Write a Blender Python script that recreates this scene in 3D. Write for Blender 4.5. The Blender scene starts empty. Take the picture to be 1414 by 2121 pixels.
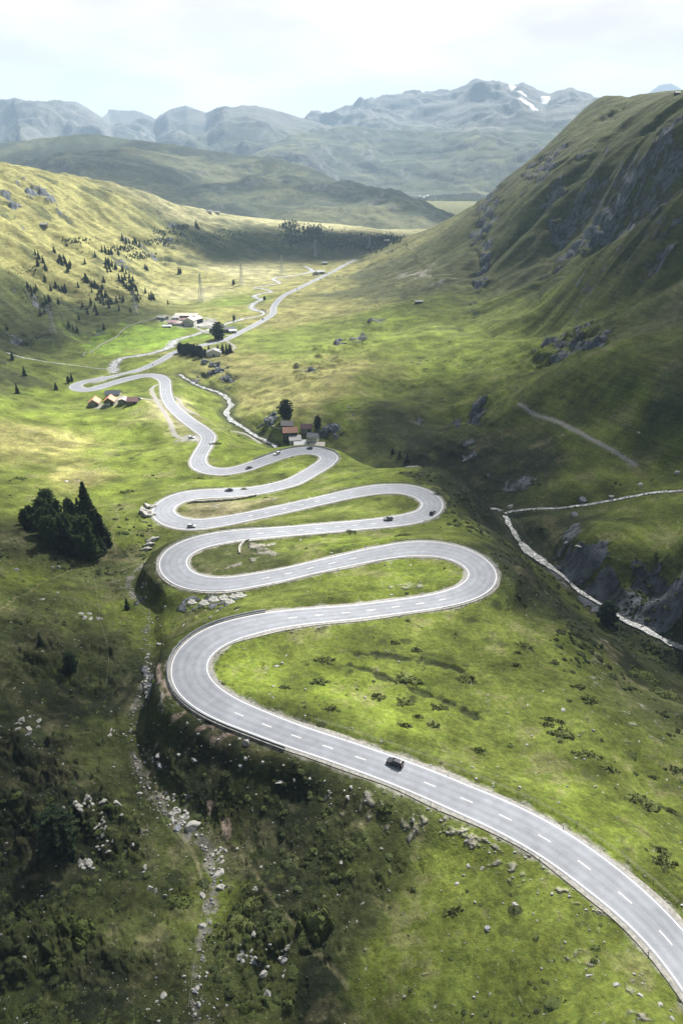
import bpy, math, random
import numpy as np
from mathutils import Vector
R = math.radians
sc = bpy.context.scene
COL = sc.collection

# ------------------------------------------------------------------ camera
PITCH = 27.3
cam_d = bpy.data.cameras.new("camera")
cam_d.sensor_fit = 'VERTICAL'; cam_d.sensor_height = 36.0; cam_d.lens = 24.0
cam_d.clip_start = 1.0; cam_d.clip_end = 60000.0
cam = bpy.data.objects.new("camera", cam_d); COL.objects.link(cam)
cam.location = (0, 0, 300); cam.rotation_euler = (R(90 - PITCH), 0, 0)
sc.camera = cam

# ------------------------------------------------------------------ light
SUN_EL, SUN_AZ = 43.0, 22.0            # azimuth clockwise from +Y (the view direction)
SUN = np.array([math.sin(R(SUN_AZ)) * math.cos(R(SUN_EL)), math.cos(R(SUN_AZ)) * math.cos(R(SUN_EL)), math.sin(R(SUN_EL))])
sl = bpy.data.lights.new("sun", 'SUN'); sl.energy = 5.0; sl.angle = R(1.2); sl.color = (1.0, 0.95, 0.86)
so = bpy.data.objects.new("sun", sl); COL.objects.link(so)
so.rotation_euler = Vector(-SUN).to_track_quat('-Z', 'Y').to_euler()
so.location = (0, 0, 900)
world = bpy.data.worlds.new("World"); sc.world = world; world.use_nodes = True
wn = world.node_tree.nodes; wl = world.node_tree.links
wn.clear()
w_out = wn.new('ShaderNodeOutputWorld'); w_bg = wn.new('ShaderNodeBackground')
w_sky = wn.new('ShaderNodeTexSky'); w_sky.sky_type = 'NISHITA'; w_sky.sun_disc = False
w_sky.sun_elevation = R(SUN_EL); w_sky.sun_rotation = R(SUN_AZ); w_sky.altitude = 2000
w_sky.dust_density = 2.0
w_tc = wn.new('ShaderNodeTexCoord'); w_map = wn.new('ShaderNodeMapping'); w_map.inputs['Scale'].default_value = (1.0, 1.0, 3.2)
w_n = wn.new('ShaderNodeTexNoise'); w_n.inputs['Scale'].default_value = 4.2; w_n.inputs['Detail'].default_value = 7; w_n.inputs['Roughness'].default_value = 0.55
w_cr = wn.new('ShaderNodeValToRGB')
w_cr.color_ramp.elements[0].position = 0.42; w_cr.color_ramp.elements[0].color = (.76, .70, .66, 1)
w_cr.color_ramp.elements[1].position = 0.60; w_cr.color_ramp.elements[1].color = (1.0, .94, .885, 1)
# the cloud deck is brightest around the sun and grows dull away from it
w_geo = wn.new('ShaderNodeVectorMath'); w_geo.operation = 'DOT_PRODUCT'; w_geo.inputs[1].default_value = (math.sin(R(SUN_AZ)) * .97, math.cos(R(SUN_AZ)) * .97, 0.24)
w_mr = wn.new('ShaderNodeMapRange'); w_mr.interpolation_type = 'SMOOTHSTEP'
w_mr.inputs[1].default_value = 0.15; w_mr.inputs[2].default_value = 0.85; w_mr.inputs[3].default_value = 1.15; w_mr.inputs[4].default_value = 5.3
w_mul = wn.new('ShaderNodeVectorMath'); w_mul.operation = 'SCALE'
w_mix = wn.new('ShaderNodeMix'); w_mix.data_type = 'RGBA'; w_mix.inputs[0].default_value = 0.98
wl.new(w_tc.outputs['Generated'], w_map.inputs['Vector']); wl.new(w_map.outputs[0], w_n.inputs['Vector'])
wl.new(w_tc.outputs['Generated'], w_geo.inputs[0]); wl.new(w_geo.outputs['Value'], w_mr.inputs[0])
w_tm = wn.new('ShaderNodeMix'); w_tm.data_type = 'RGBA'; w_tm.blend_type = 'MULTIPLY'; w_tm.inputs[0].default_value = 1.0
w_tr = wn.new('ShaderNodeValToRGB'); w_tr.color_ramp.elements[0].position = 0.0; w_tr.color_ramp.elements[0].color = (.62, .82, 1.0, 1); w_tr.color_ramp.elements[1].position = 0.3; w_tr.color_ramp.elements[1].color = (1, 1, 1, 1)
wl.new(w_geo.outputs['Value'], w_tr.inputs[0]); wl.new(w_tr.outputs[0], w_tm.inputs[7])
wl.new(w_n.outputs['Fac'], w_cr.inputs[0]); wl.new(w_cr.outputs[0], w_tm.inputs[6]); wl.new(w_tm.outputs[2], w_mul.inputs[0]); wl.new(w_mr.outputs[0], w_mul.inputs['Scale'])
wl.new(w_sky.outputs[0], w_mix.inputs[6]); wl.new(w_mul.outputs[0], w_mix.inputs[7])
wl.new(w_mix.outputs[2], w_bg.inputs[0]); wl.new(w_bg.outputs[0], w_out.inputs[0])
w_bg.inputs[1].default_value = 0.085
vs = sc.view_settings
vs.view_transform = 'Standard'; vs.look = 'None'; vs.gamma = 1.0; vs.exposure = 1.65
sc.render.engine = 'CYCLES'
cy = sc.cycles
cy.use_denoising = True; cy.max_bounces = 6; cy.diffuse_bounces = 3; cy.glossy_bounces = 2
cy.transparent_max_bounces = 16; cy.volume_bounces = 1; cy.use_adaptive_sampling = True
cy.caustics_reflective = False; cy.caustics_refractive = False

# ------------------------------------------------------------------ photograph bearings -> places on the ground
cp, sp = math.cos(R(PITCH)), math.sin(R(PITCH))
def ray(x, y):
    u = (np.asarray(x, float) - 707) / 1414; v = (1060.5 - np.asarray(y, float)) / 1414
    return np.stack([u, cp + v * sp, -sp + v * cp], -1)
def ptD(x, y, D):                       # the place seen at bearing x, y that lies D metres below the camera
    d = ray(x, y); return d * (np.asarray(D, float) / -d[..., 2])[..., None] + np.array([0, 0, 300.0])
def ptT(x, y, t):
    return ray(x, y) * np.asarray(t, float)[..., None] + np.array([0, 0, 300.0])

# ------------------------------------------------------------------ noise
_rs = np.random.RandomState(7)
_perm = _rs.permutation(4096).astype(np.int32)
_gr = _rs.uniform(0, 2 * np.pi, 4096); _gx = np.cos(_gr).astype(np.float32); _gy = np.sin(_gr).astype(np.float32)
def perlin(x, y):
    xi = np.floor(x).astype(np.int32); yi = np.floor(y).astype(np.int32)
    xf = (x - xi).astype(np.float32); yf = (y - yi).astype(np.float32)
    u = xf * xf * xf * (xf * (xf * 6 - 15) + 10); v = yf * yf * yf * (yf * (yf * 6 - 15) + 10)
    def g(ix, iy, fx, fy):
        h = _perm[(_perm[ix & 4095] + iy) & 4095]
        return _gx[h] * fx + _gy[h] * fy
    a = g(xi, yi, xf, yf); b = g(xi + 1, yi, xf - 1, yf); c = g(xi, yi + 1, xf, yf - 1); d = g(xi + 1, yi + 1, xf - 1, yf - 1)
    return (a + u * (b - a) + v * (c - a + u * (a - b - c + d))) * 1.5
def sst(a, b, x):
    t = np.clip((x - a) / (b - a), 0, 1); return t * t * (3 - 2 * t)
def fbm(x, y, wl, n, gain=0.5, sp_=None, off=0.0, ridged=False, lac=2.0):
    out = np.zeros(np.shape(x), np.float32); amp = 1.0; w = wl
    for k in range(n):
        v = perlin(x / w + 13.7 * k + off, y / w - 9.1 * k + off * 1.7)
        if ridged: v = 1 - 2 * np.abs(v)
        if sp_ is not None: v = v * sst(2.0, 4.0, w / sp_)
        out += amp * v; amp *= gain; w /= lac
    return out

def rmf(x, y, wl, n, gain=0.5, sp_=None, off=0.0):     # ridged, each finer fold riding on the ridges of the coarser
    out = np.zeros(np.shape(x), np.float32); amp = 1.0; w = wl; wt = 1.0
    for k in range(n):
        v = 1 - np.abs(perlin(x / w + 5.3 * k + off, y / w - 7.7 * k + off)); v = v * v
        if sp_ is not None: v = 0.55 + (v - 0.55) * sst(2.0, 4.0, w / sp_)
        v = v * wt; out += amp * v; wt = np.clip(v * 1.7, 0, 1); amp *= gain; w /= 2.05
    return out

# ------------------------------------------------------------------ the pass road, traced by both its edges
RD = """1480,2150,1530,2075 1381,1998,1432,1950 1322,1931,1377,1890 1263,1881,1316,1827 1225,1852,1278,1797 1146,1789,1195,1738 1073,1744,1117,1692 1000,1704,1040,1657 950,1684,985,1634 855,1641,886,1593 753,1600,778,1555 660,1567,680,1522 600,1547,622,1504 521,1517,540,1472 458,1496,498,1451 413,1472,458,1429 376,1446,436,1408 357,1418,428,1395 353,1388,425,1380 358,1357,429,1364 373,1337,441,1350 399,1316,455,1341 441,1295,480,1328 484,1282,512,1318 555,1269,569,1302 625,1262,640,1291 729,1255,735,1281 818,1244,828,1269 892,1233,905,1259 937,1219,965,1248 960,1208,1000,1234 972,1194,1026,1210 970,1179,1030,1188 955,1166,1014,1164 925,1154,970,1138 892,1151,915,1123 850,1151,860,1121 818,1154,815,1127 759,1163,752,1140 699,1176,690,1154 640,1189,630,1168 583,1203,575,1181 526,1214,520,1190 470,1225,470,1196 420,1225,432,1195 375,1217,406,1189 345,1200,390,1178 330,1175,383,1166 333,1153,388,1154 352,1133,402,1143 385,1117,425,1134 430,1106,455,1126 490,1099,505,1117 560,1094,570,1111 625,1089,632,1106 700,1083,705,1099 764,1076,770,1094 812,1071,822,1089 848,1063,872,1081 868,1056,901,1071 876,1045,917,1048 870,1035,910,1031 851,1026,880,1012 829,1022,845,1004 788,1022,790,1003 740,1027,733,1014 692,1038,685,1024 644,1050,637,1034 562,1067,558,1053 488,1083,485,1067 438,1093,440,1074 389,1098,404,1076 350,1092,380,1072 325,1079,363,1065 315,1061,357,1057 322,1046,363,1048 345,1030,378,1040 375,1019,401,1034 414,1015,430,1031 463,1013,470,1029 520,1010,527,1024 565,1001,580,1014 605,989,622,1001 642,967,660,980 660,955,690,962 666,949,700,947 660,944,690,936 642,941,655,925 617,942,622,925 588,949,577,935 543,964,531,953 506,976,494,966 469,984,466,970 440,982,448,970 412,978,435,966 396,968,427,957 394,957,426,947 402,942,430,936 411,926,439,922 417,914,445,909 417,905,444,899 400,891,428,885 375,872,402,868 353,850,378,850 340,832,361,832 334,815,354,812 333,798,352,793 330,789,349,784 320,783,335,776 307,781,314,773 285,783,288,776 253,792,252,784 215,803,214,796 190,811,192,802 165,811,178,804 147,805,170,801 145,799,170,797 157,793,178,793 185,786,190,790 219,780,221,785 253,773,254,778 287,764,290,769 320,749,323,756 340,738,344,745 362,726,366,733 405,715,408,722 437,707,440,714 468,699,472,706 500,683,504,689 526,670,530,676 549,657,555,661 560,648,570,650 562,636,571,638 572,622,579,625 588,609,592,613 615,596,618,600 644,582,646,585.5 667,571,669,574 690,560,692,563 713,547,715,550 734,537,736,539"""
RP = np.array([[float(v) for v in s.split(',')] for s in RD.split()])
def road_profile():
    D = 128.5; prev = None; out = []; Ds = []
    for i, (a, b, c, e) in enumerate(RP):
        g = 0.055 if i < 107 else (0.05 if i < 118 else (0.03 if i < 122 else 0.012))
        for k in range(20):
            m = ptD((a + c) / 2, (b + e) / 2, D)
            if prev is not None: D = 0.5 * D + 0.5 * (Dp + g * math.hypot(*(m - prev)[:2]))
        out.append((ptD(a, b, D), ptD(c, e, D))); Ds.append(D); prev = m; Dp = D
    return np.array([o[0] for o in out]), np.array([o[1] for o in out]), np.array(Ds)
RL, RR, RDp = road_profile()
def catmull(P, step):
    P = np.asarray(P, float); out = []
    Q = np.vstack([2 * P[0] - P[1], P, 2 * P[-1] - P[-2]])
    for i in range(1, len(Q) - 2):
        L = np.linalg.norm((Q[i + 1] - Q[i])[:2]); n = max(1, int(L / step))
        for k in range(n):
            t = k / n
            out.append(0.5 * ((2 * Q[i]) + (-Q[i - 1] + Q[i + 1]) * t + (2 * Q[i - 1] - 5 * Q[i] + 4 * Q[i + 1] - Q[i + 2]) * t * t + (-Q[i - 1] + 3 * Q[i] - 3 * Q[i + 1] + Q[i + 2]) * t ** 3))
    out.append(Q[-2]); return np.array(out)
_C = (RL + RR) / 2
_tan = np.gradient(_C, axis=0); _tan[:, 2] = 0; _tan /= np.linalg.norm(_tan, axis=1)[:, None]
_nor = np.stack([_tan[:, 1], -_tan[:, 0]], -1)            # right of travel
_w = np.abs(((RR - RL)[:, :2] * _nor).sum(1))
_w = np.clip(_w, 7.0, 12.5)
for _ in range(3): _w[1:-1] = (_w[:-2] + 2 * _w[1:-1] + _w[2:]) / 4
_w[122:] = np.minimum(_w[122:], 8.5)
RC = catmull(np.hstack([_C, _w[:, None]]), 1.6)           # x, y, z, width between the edge lines
def smooth(A, n):
    A = A.copy()
    for _ in range(n): A[1:-1] = (A[:-2] + 2 * A[1:-1] + A[2:]) / 4
    return A
RC = smooth(RC, 12)

# rivers: x, y, D, half width
def poly(s):
    return np.array([[float(v) for v in q.split(',')] for q in s.split()])
GORGE = poly("1600,1420,181,3 1500,1385,183,3 1414,1342,185,3.2 1370,1322,186,3 1330,1300,187.5,3.2 1300,1288,188,3.4 1265,1262,190,2.6 1225,1240,191,2 1190,1215,192,2 1150,1180,193,2.2 1120,1160,194,5 1095,1142,195,5 1075,1118,196,3.2 1055,1088,197,2.6 1045,1065,197.5,3.5 1030,1053,198,2.6 985,1050,200,2 930,1020,201,2 895,985,202,2.6 880,969,202,3.4 850,966,203,3 800,978,204,2 740,978,205,2 680,965,205.5,2 620,946,206,2.5 580,930,206.5,3 555,915,207,3.4 530,902,207.5,3.4 505,886,208,3.4 480,870,208.5,4 468,855,209,4.5 478,838,209.6,4.5 466,820,210.2,4 440,808,211,3.5 415,800,211.8,3 390,787,212.6,3 372,775,213,2.6")
SIDE = poly("1600,1005,160,1.8 1500,1008,164,1.8 1414,1015,168,1.8 1360,1019,171,2 1320,1024,173.5,2 1280,1033,176.5,2.2 1240,1040,180,2 1200,1046,184,2 1160,1052,187,1.8 1120,1052,190,2.2 1085,1055,193.5,2.4 1050,1060,197,2.2")
VALR = poly("240,775,212.5,4 235,762,211.8,5 242,748,211.8,4.2 258,741,212,4 290,736,212.2,4.2 320,730,212.5,4.2 345,722,212.8,4.5 357,714,213,6 362,706,213.2,5 380,700,213.4,4 405,693,213.7,3.4 420,687,214,3 450,677,214.3,3.2 478,668,214.6,3.4 500,661,215,3.6 525,657,215.3,3.6 541,654,215.5,3.8 550,649,215.7,4.2 540,645,216,4 526,641,216.3,5 521,634,216.6,4.6 530,626,217,4 541,621,217.3,4.2 530,616,217.6,4.6 528,612,217.8,4 545,607,218.2,3.6 562,605,218.5,3.8 549,599,218.8,3 527,596,219,2.6 548,592,219.3,3 565,589,219.6,3 580,586,219.9,3 566,579,220.3,4 573,575,220.6,3.4 595,572,221,3.4 622,568,221.5,3.6 645,562,222,5 640,555,222.5,4 630,551,223,3")
LEFTR = poly("-60,715,182,1.8 0,726,189,1.8 40,738,194,2.2 80,746,199,1.8 120,752,204,1.5 160,757,208,1.3 205,763,211,1.2 236,764,211.8,1.5")
GULLY = poly("372,1122,168.5,1 330,1150,166.5,1 300,1165,165,1.2 265,1205,163,1.2 285,1240,161,1.2 310,1262,159,1.4 303,1300,157.5,1.4 303,1340,154,1.2 308,1385,151.3,1.2 290,1440,149.6,1.2 272,1510,148.6,1.2 285,1590,148,1.3 320,1650,147.5,1.6 360,1700,147,2 420,1740,146.3,1.6 440,1800,145.6,1.3 437,1860,145,1.0 425,1930,144,.8 410,2000,143,.8 402,2080,142.3,.8 395,2200,141,.8")
def river3(P, step=2.0):
    q = ptD(P[:, 0], P[:, 1], P[:, 2]); return catmull(np.hstack([q, P[:, 3:4]]), step)
GO, SI, VA, LE, GU = [smooth(river3(p), 3) for p in (GORGE, SIDE, VALR, LEFTR, GULLY)]

# ------------------------------------------------------------------ the shape of the land: heights known at these bearings
CTRL = """300,700,211 200,740,211 385,668,211 330,645,211 170,746,210 480,640,214 450,580,216 385,582,213 560,560,219 600,600,217 660,560,221 700,620,212 560,700,208.5 650,700,206 560,760,203 600,800,198 520,740,206 430,745,208 420,765,209 460,790,206 520,860,203
640,893,197 592,862,196 560,890,202 690,880,193 690,905,199 740,905,201
0,730,188 0,600,150 0,450,82 150,600,175 150,480,120 250,560,180 300,500,158 70,660,188 150,680,203 250,620,203 0,340,8 150,375,44 300,410,88 450,445,148 600,462,182 745,470,200 500,500,195 400,530,198 600,500,205 700,500,210 560,545,216 780,520,219 340,575,206 300,600,208
750,531,219 830,497,173 900,475,141 940,460,122 1000,420,79 1050,370,35 1150,290,-37 1250,205,-119 1414,196,-100 1330,200,-104 700,600,215 800,600,194 900,560,166 860,625,186 1000,500,126 1100,400,50 1200,300,-23 1150,500,107 1300,450,64 1414,300,-16 1300,300,-19 1200,600,128 1100,700,162 1170,735,161 1000,650,178 1300,700,132 1000,780,183 900,750,192 700,780,197 640,830,195 800,700,197 800,850,189 960,890,196 850,945,199 900,900,193 1000,980,196 1100,900,178 1200,900,165 1300,850,147 1315,960,169 1075,830,163 1414,830,134 1200,1020,180 1100,1020,189 1414,600,95 1414,400,30 1300,1080,172 1250,1150,175.5 1250,1235,188 1414,1185,170 1414,1300,180 1414,1110,168 1350,1120,171 1300,1160,174 1320,1250,184 1560,1200,168 1560,1100,165 1180,1130,180 1100,1085,190 1380,1060,169 1150,1190,187
1200,1300,151 1414,1500,150 1414,1700,139 1200,1400,144 1000,1450,139.5 1100,1600,135.5 1250,1600,136.5 700,1400,138.5 900,1350,141.5 1100,1190,157 900,985,183 960,1010,183 1000,1032,182 1040,1110,176 1150,1240,164 1300,1350,173 1300,1400,158 1414,1410,172 940,990,180 760,965,184 1060,1250,149 950,1060,168
0,800,192 100,780,201 0,900,180 200,835,202 250,885,196 100,950,184 250,980,182 0,1000,172 130,1060,172 0,1100,158 250,1100,167 280,1020,178 150,1140,163 0,1250,142 150,1250,152 0,1400,137 150,1400,145 230,1350,152 0,1600,136 100,1700,141 200,1600,145 200,1900,142 0,2000,137 0,2121,136 200,2100,140 600,1620,138.5 480,1560,137.8 420,1560,139.8 600,1800,142 500,1720,144.3 650,2000,141 900,1800,135.5 760,1760,138 900,2000,134 1100,2000,129.5 1300,2100,125 1414,2121,122 1300,1700,133 800,2121,136.5 385,1530,139.6 332,1440,141 328,1380,143 450,1620,141.8 540,1640,140.3
-300,2121,136 -300,1400,125 -300,900,158 -300,600,100 1700,2100,118 1700,1600,148 1600,1500,170 1700,1300,172 1700,1000,150 1700,700,60 1600,250,-40 700,2500,143 100,2500,138 1300,2500,116 -300,1800,130 -600,2500,130 2000,2500,120 2000,1500,150 -600,1200,125"""
HID = """1414,1500,-60 1414,1750,0 1330,1550,-70 1330,1850,0 1250,1700,-70 1250,1950,0 1150,1650,0 1150,1900,60 1600,1250,-100 1600,1500,-30 1050,1600,70 1050,1850,110 1000,1650,110 0,2300,150 150,2500,185 300,2700,215 450,2900,240 600,3000,250 740,3000,255 830,2300,225 900,2200,230 940,2100,220 1000,2100,200 1050,2100,170 1150,2200,110 1250,2300,60 1414,2200,60 1700,2400,80 -300,2200,120 -300,1400,20 500,3200,262 1000,3200,262"""
pts = []
for q in CTRL.split():
    x, y, D = map(float, q.split(',')); pts.append(ptD(x, y, D) if ray(x, y)[2] * D < 0 else None)
for q in HID.split():
    x, t, D = map(float, q.split(',')); u = (x - 707) / 1414
    pts.append(np.array([u * t, t * 1.13, 300 - D]))
P0 = np.array([p for p in pts if p is not None])
def offs(Cc, k, d):
    t = np.gradient(Cc[:, :2], axis=0); t /= np.linalg.norm(t, axis=1)[:, None] + 1e-9
    n = np.stack([t[:, 1], -t[:, 0]], -1); q = Cc[:, :3].copy(); q[:, :2] += n * d[:, None]; return q[::k]
rk = []
i = 0
_ts = np.hypot(RC[:, 0], RC[:, 1])
while i < len(RC):
    for s_ in (-1, 1):
        t = RC[min(i + 1, len(RC) - 1), :2] - RC[max(i - 1, 0), :2]; t /= np.linalg.norm(t)
        n = np.array([t[1], -t[0]]); q = RC[i, :3].copy(); q[:2] += s_ * n * (RC[i, 3] / 2 + 1.2); rk.append(q)
    i += max(4, int(_ts[i] * 0.03))
rv = []
for A in (GO, SI, VA, LE, GU):
    i = 0
    while i < len(A):
        rv.append(A[i, :3]); i += max(3, int(np.hypot(A[i, 0], A[i, 1]) * 0.025))
PT = np.vstack([P0, np.array(rk), np.array(rv)])
def lp(P):
    r = np.hypot(P[..., 0], P[..., 1]); return np.arctan2(P[..., 0], P[..., 1]), np.log(r), r
pa, pl, pr = lp(PT)
_pv = (PT[:, 2] - 300) / pr
def tps(xa, xl, v, qa, ql, lam):
    n = len(v)
    def K(d2): return 0.5 * d2 * np.log(d2 + 1e-12)
    A = np.zeros((n + 3, n + 3)); d2 = (xa[:, None] - xa) ** 2 + (xl[:, None] - xl) ** 2
    A[:n, :n] = K(d2) + lam * np.eye(n); A[:n, n] = 1; A[:n, n + 1] = xa; A[:n, n + 2] = xl; A[n:, :n] = A[:n, n:].T
    b = np.zeros(n + 3); b[:n] = v
    w = np.linalg.solve(A, b); out = np.empty(len(qa))
    for s in range(0, len(qa), 8192):
        d2 = (qa[s:s + 8192, None] - xa) ** 2 + (ql[s:s + 8192, None] - xl) ** 2
        out[s:s + 8192] = K(d2) @ w[:n] + w[n] + w[n + 1] * qa[s:s + 8192] + w[n + 2] * ql[s:s + 8192]
    return out
CA = np.radians(np.arange(-64, 64.01, 0.5)); CL = np.arange(math.log(38), math.log(16500), 0.010)
def coarse(xa, xl, v, lam):
    g1, g2 = np.meshgrid(CL, CA, indexing='ij')
    return tps(xa, xl, v, g2.ravel(), g1.ravel(), lam).reshape(g1.shape)
SB = coarse(pa, pl, _pv, 2e-6)
g_l, g_a = np.meshgrid(CL, CA, indexing='ij'); g_r = np.exp(g_l)
ZB = 300 + SB * g_r
_f = sst(2500, 3400, g_r)
ZB = ZB * (1 - _f) + 35 * _f
# the ranges behind, each with its crest line
def crest(s):
    q = poly(s); P = ptT(q[:, 0], q[:, 1], q[:, 2]) ; a, l, r = lp(P)
    return a, P[:, 2], r
def layer(s, zb, foot, pw, back, a_, r_):
    a, z, r = crest(s); zc = np.interp(a_, a, z); rc = np.interp(a_, a, r)
    ft = foot * rc if foot < 1 else foot
    t = np.clip((r_ - ft) / (rc - ft), 0, 1)
    f = zb + (zc - zb) * t ** pw
    return np.where(r_ > rc, zc - back * (r_ - rc), np.where(r_ < ft, -1e4, f)), t
LB = "-600,250,4700 -200,285,4500 0,298,4400 60,290,4400 130,280,4300 200,276,4300 300,290,4200 460,318,4000 560,326,3900 640,347,3700 700,375,3600 760,395,3500 830,408,3400 900,438,3200 960,462,3100 1100,520,3100 1700,560,3000"
LC = "-600,200,8000 -100,225,8000 0,214,7800 30,206,7600 60,212,7600 130,212,8200 160,215,8200 190,229,8200 212,241,8300 225,225,9000 250,226,9000 285,228,9000 318,241,9000 345,232,8200 385,219,8000 425,230,7900 460,216,7400 500,220,7200 530,221,7200 560,229,7200 600,244,7300 645,252,7300 700,275,7300 900,330,7300 1200,400,7300 1700,500,7300"
LD = "-600,500,9000 300,400,9000 560,300,9000 640,252,9000 700,229,9000 760,212,8800 850,195,8600 950,183,8400 972,170,8300 985,163,8300 1000,169,8300 1030,172,8300 1060,181,8300 1082,171,8200 1105,182,8200 1135,190,8200 1155,187,8000 1185,181,7900 1212,190,7900 1250,207,7900 1300,225,7900 1414,230,7900 1700,240,8000"
LD2 = "-600,420,5600 300,360,5600 480,340,5700 560,300,5800 600,284,5900 650,274,6000 720,262,6100 800,270,6100 900,272,6100 1000,272,6000 1130,272,6000 1200,284,6000 1400,300,6000 1700,320,6000"
LE_ = "1000,400,12500 1320,215,12500 1345,190,12500 1365,176,12500 1388,172,12500 1414,185,12500 1500,215,12500 1700,260,12500"
def ranges(a_, r_):
    out = []
    z, t = layer(LB, 35, 2850, 0.9, 0.35, a_, r_); out.append((z, t, 0))
    z, t = layer(LC, 60, 0.66, 1.15, 0.5, a_, r_); out.append((z, t, 1))
    z, t = layer(LD, 440, 0.72, 1.1, 0.5, a_, r_); out.append((z, t, 2))
    z, t = layer(LD2, 62, 0.82, 0.9, 0.03, a_, r_); out.append((z, t, 3))
    z, t = layer(LE_, 60, 0.8, 1.2, 0.5, a_, r_); out.append((z, t, 4))
    return out
ZC = ZB.copy()
for z, t, k in ranges(g_a, g_r): ZC = np.where((g_r > 2400), np.maximum(ZC, z), ZC)
SC_ = (ZC - 300) / g_r
def hit(x, y, rmax=None):               # where the bearing meets the land
    d = ray(x, y); a = math.atan2(d[0], d[1]); s = d[2] / math.hypot(d[0], d[1])
    fa = (a - CA[0]) / (CA[1] - CA[0]); i = int(np.clip(fa, 0, len(CA) - 2)); f = fa - i
    col = SC_[:, i] * (1 - f) + SC_[:, i + 1] * f
    k = np.nonzero(col[5:] >= s)[0]
    j = (k[0] + 5) if len(k) else len(CL) - 1
    s0, s1 = col[j - 1], col[j]; g = (s - s0) / (s1 - s0) if s1 != s0 else 0
    r = math.exp(CL[j - 1] + (CL[1] - CL[0]) * min(max(g, 0), 1))
    return np.array([math.sin(a) * r, math.cos(a) * r, 300 + s * r])

# ------------------------------------------------------------------ the land as one fine sheet
FA = np.radians(np.arange(-60, 60.001, 0.1)); FL = np.arange(math.log(46), math.log(16300), 0.0035)
dA = FA[1] - FA[0]; dL = 0.0035; NA, NL = len(FA), len(FL)
def cubw(q, g):
    d = g[1] - g[0]; f = (q - g[0]) / d; i = np.clip(np.floor(f).astype(int), 1, len(g) - 3); t = f - i
    W = np.zeros((len(q), len(g)))
    w = [-0.5 * t + t * t - 0.5 * t ** 3, 1 - 2.5 * t * t + 1.5 * t ** 3, 0.5 * t + 2 * t * t - 1.5 * t ** 3, -0.5 * t * t + 0.5 * t ** 3]
    for k in range(4): W[np.arange(len(q)), i - 1 + k] = w[k]
    return W
Wl, Wa = cubw(FL, CL), cubw(FA, CA)
AA, LL = np.meshgrid(FA, FL); RRr = np.exp(LL)
Z = 300 + (Wl @ SB @ Wa.T) * RRr
X = (np.sin(AA) * RRr).astype(np.float32); Y = (np.cos(AA) * RRr).astype(np.float32); RRr = RRr.astype(np.float32)
SPC = RRr * 0.0035
_f = sst(2500, 3400, RRr); Z = Z * (1 - _f) + 35 * _f

def stamp(C, rad):                     # distance to a line on the ground, with its height and half width there
    DD = np.full(Z.shape, 1e9, np.float32); ZZ = np.zeros(Z.shape, np.float32); HH = np.zeros(Z.shape, np.float32); SS = np.zeros(Z.shape, np.float32)
    s = 0.0
    for i in range(len(C) - 1):
        p, q = C[i], C[i + 1]; e = q[:2] - p[:2]; L2 = float(e @ e) + 1e-9
        m = (p + q) / 2; r = math.hypot(m[0], m[1]); a = math.atan2(m[0], m[1]); w = (rad + math.sqrt(L2)) / r
        i0 = max(0, int((a - w - FA[0]) / dA)); i1 = min(NA, int((a + w - FA[0]) / dA) + 2)
        j0 = max(0, int((math.log(r) - w - FL[0]) / dL)); j1 = min(NL, int((math.log(r) + w - FL[0]) / dL) + 2)
        if i1 <= i0 or j1 <= j0: continue
        x = X[j0:j1, i0:i1]; y = Y[j0:j1, i0:i1]
        t = np.clip(((x - p[0]) * e[0] + (y - p[1]) * e[1]) / L2, 0, 1)
        d = np.hypot(x - p[0] - t * e[0], y - p[1] - t * e[1])
        D0 = DD[j0:j1, i0:i1]; k = d < D0
        D0[k] = d[k]; ZZ[j0:j1, i0:i1][k] = (p[2] + t * (q[2] - p[2]))[k]; HH[j0:j1, i0:i1][k] = (p[3] + t * (q[3] - p[3]))[k]
        SS[j0:j1, i0:i1][k] = (s + t * math.sqrt(L2))[k]; s += math.sqrt(L2)
    return DD, ZZ, HH, SS
def lpblob(px, py, rx, ry):
    c = hit(px, py); r = math.hypot(c[0], c[1]); a0 = math.atan2(c[0], c[1])
    u = hit(px, py - ry); d = hit(px, py + ry)
    dl = max(0.004, 0.5 * abs(math.log(np.hypot(u[0], u[1]) / np.hypot(d[0], d[1]))))
    cc = hit(px + rx, py); da = max(0.002, abs(math.atan2(*(ray(px + rx, py)[:2])) - a0))
    return a0, math.log(r), da, min(dl, 0.35)
def blobs(items, p=2.0):
    M = np.zeros(Z.shape, np.float32)
    for it in items:
        AW, LW = WA_, WL_
        a0, l0, da, dl = lpblob(*it[:4]); v = it[4] if len(it) > 4 else 1.0
        i0 = max(0, int((a0 - 2.3 * da - FA[0]) / dA)); i1 = min(NA, int((a0 + 2.3 * da - FA[0]) / dA) + 2)
        j0 = max(0, int((l0 - 2.3 * dl - FL[0]) / dL)); j1 = min(NL, int((l0 + 2.3 * dl - FL[0]) / dL) + 2)
        if i1 <= i0 or j1 <= j0: continue
        d2 = ((AA[j0:j1, i0:i1] - a0) / da + 0.75 * AW[j0:j1, i0:i1]) ** 2 + ((LL[j0:j1, i0:i1] - l0) / dl + 0.75 * LW[j0:j1, i0:i1]) ** 2
        M[j0:j1, i0:i1] = np.maximum(M[j0:j1, i0:i1], v * np.exp(-d2 ** (p / 2)))
    return M
WA_ = fbm(AA * 30, LL * 22, 1.0, 5, 0.6, None, 91.); WL_ = fbm(AA * 30, LL * 22, 1.0, 5, 0.6, None, 97.)
def B(s): return [tuple(map(float, q.split(','))) for q in s.split()]

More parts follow.
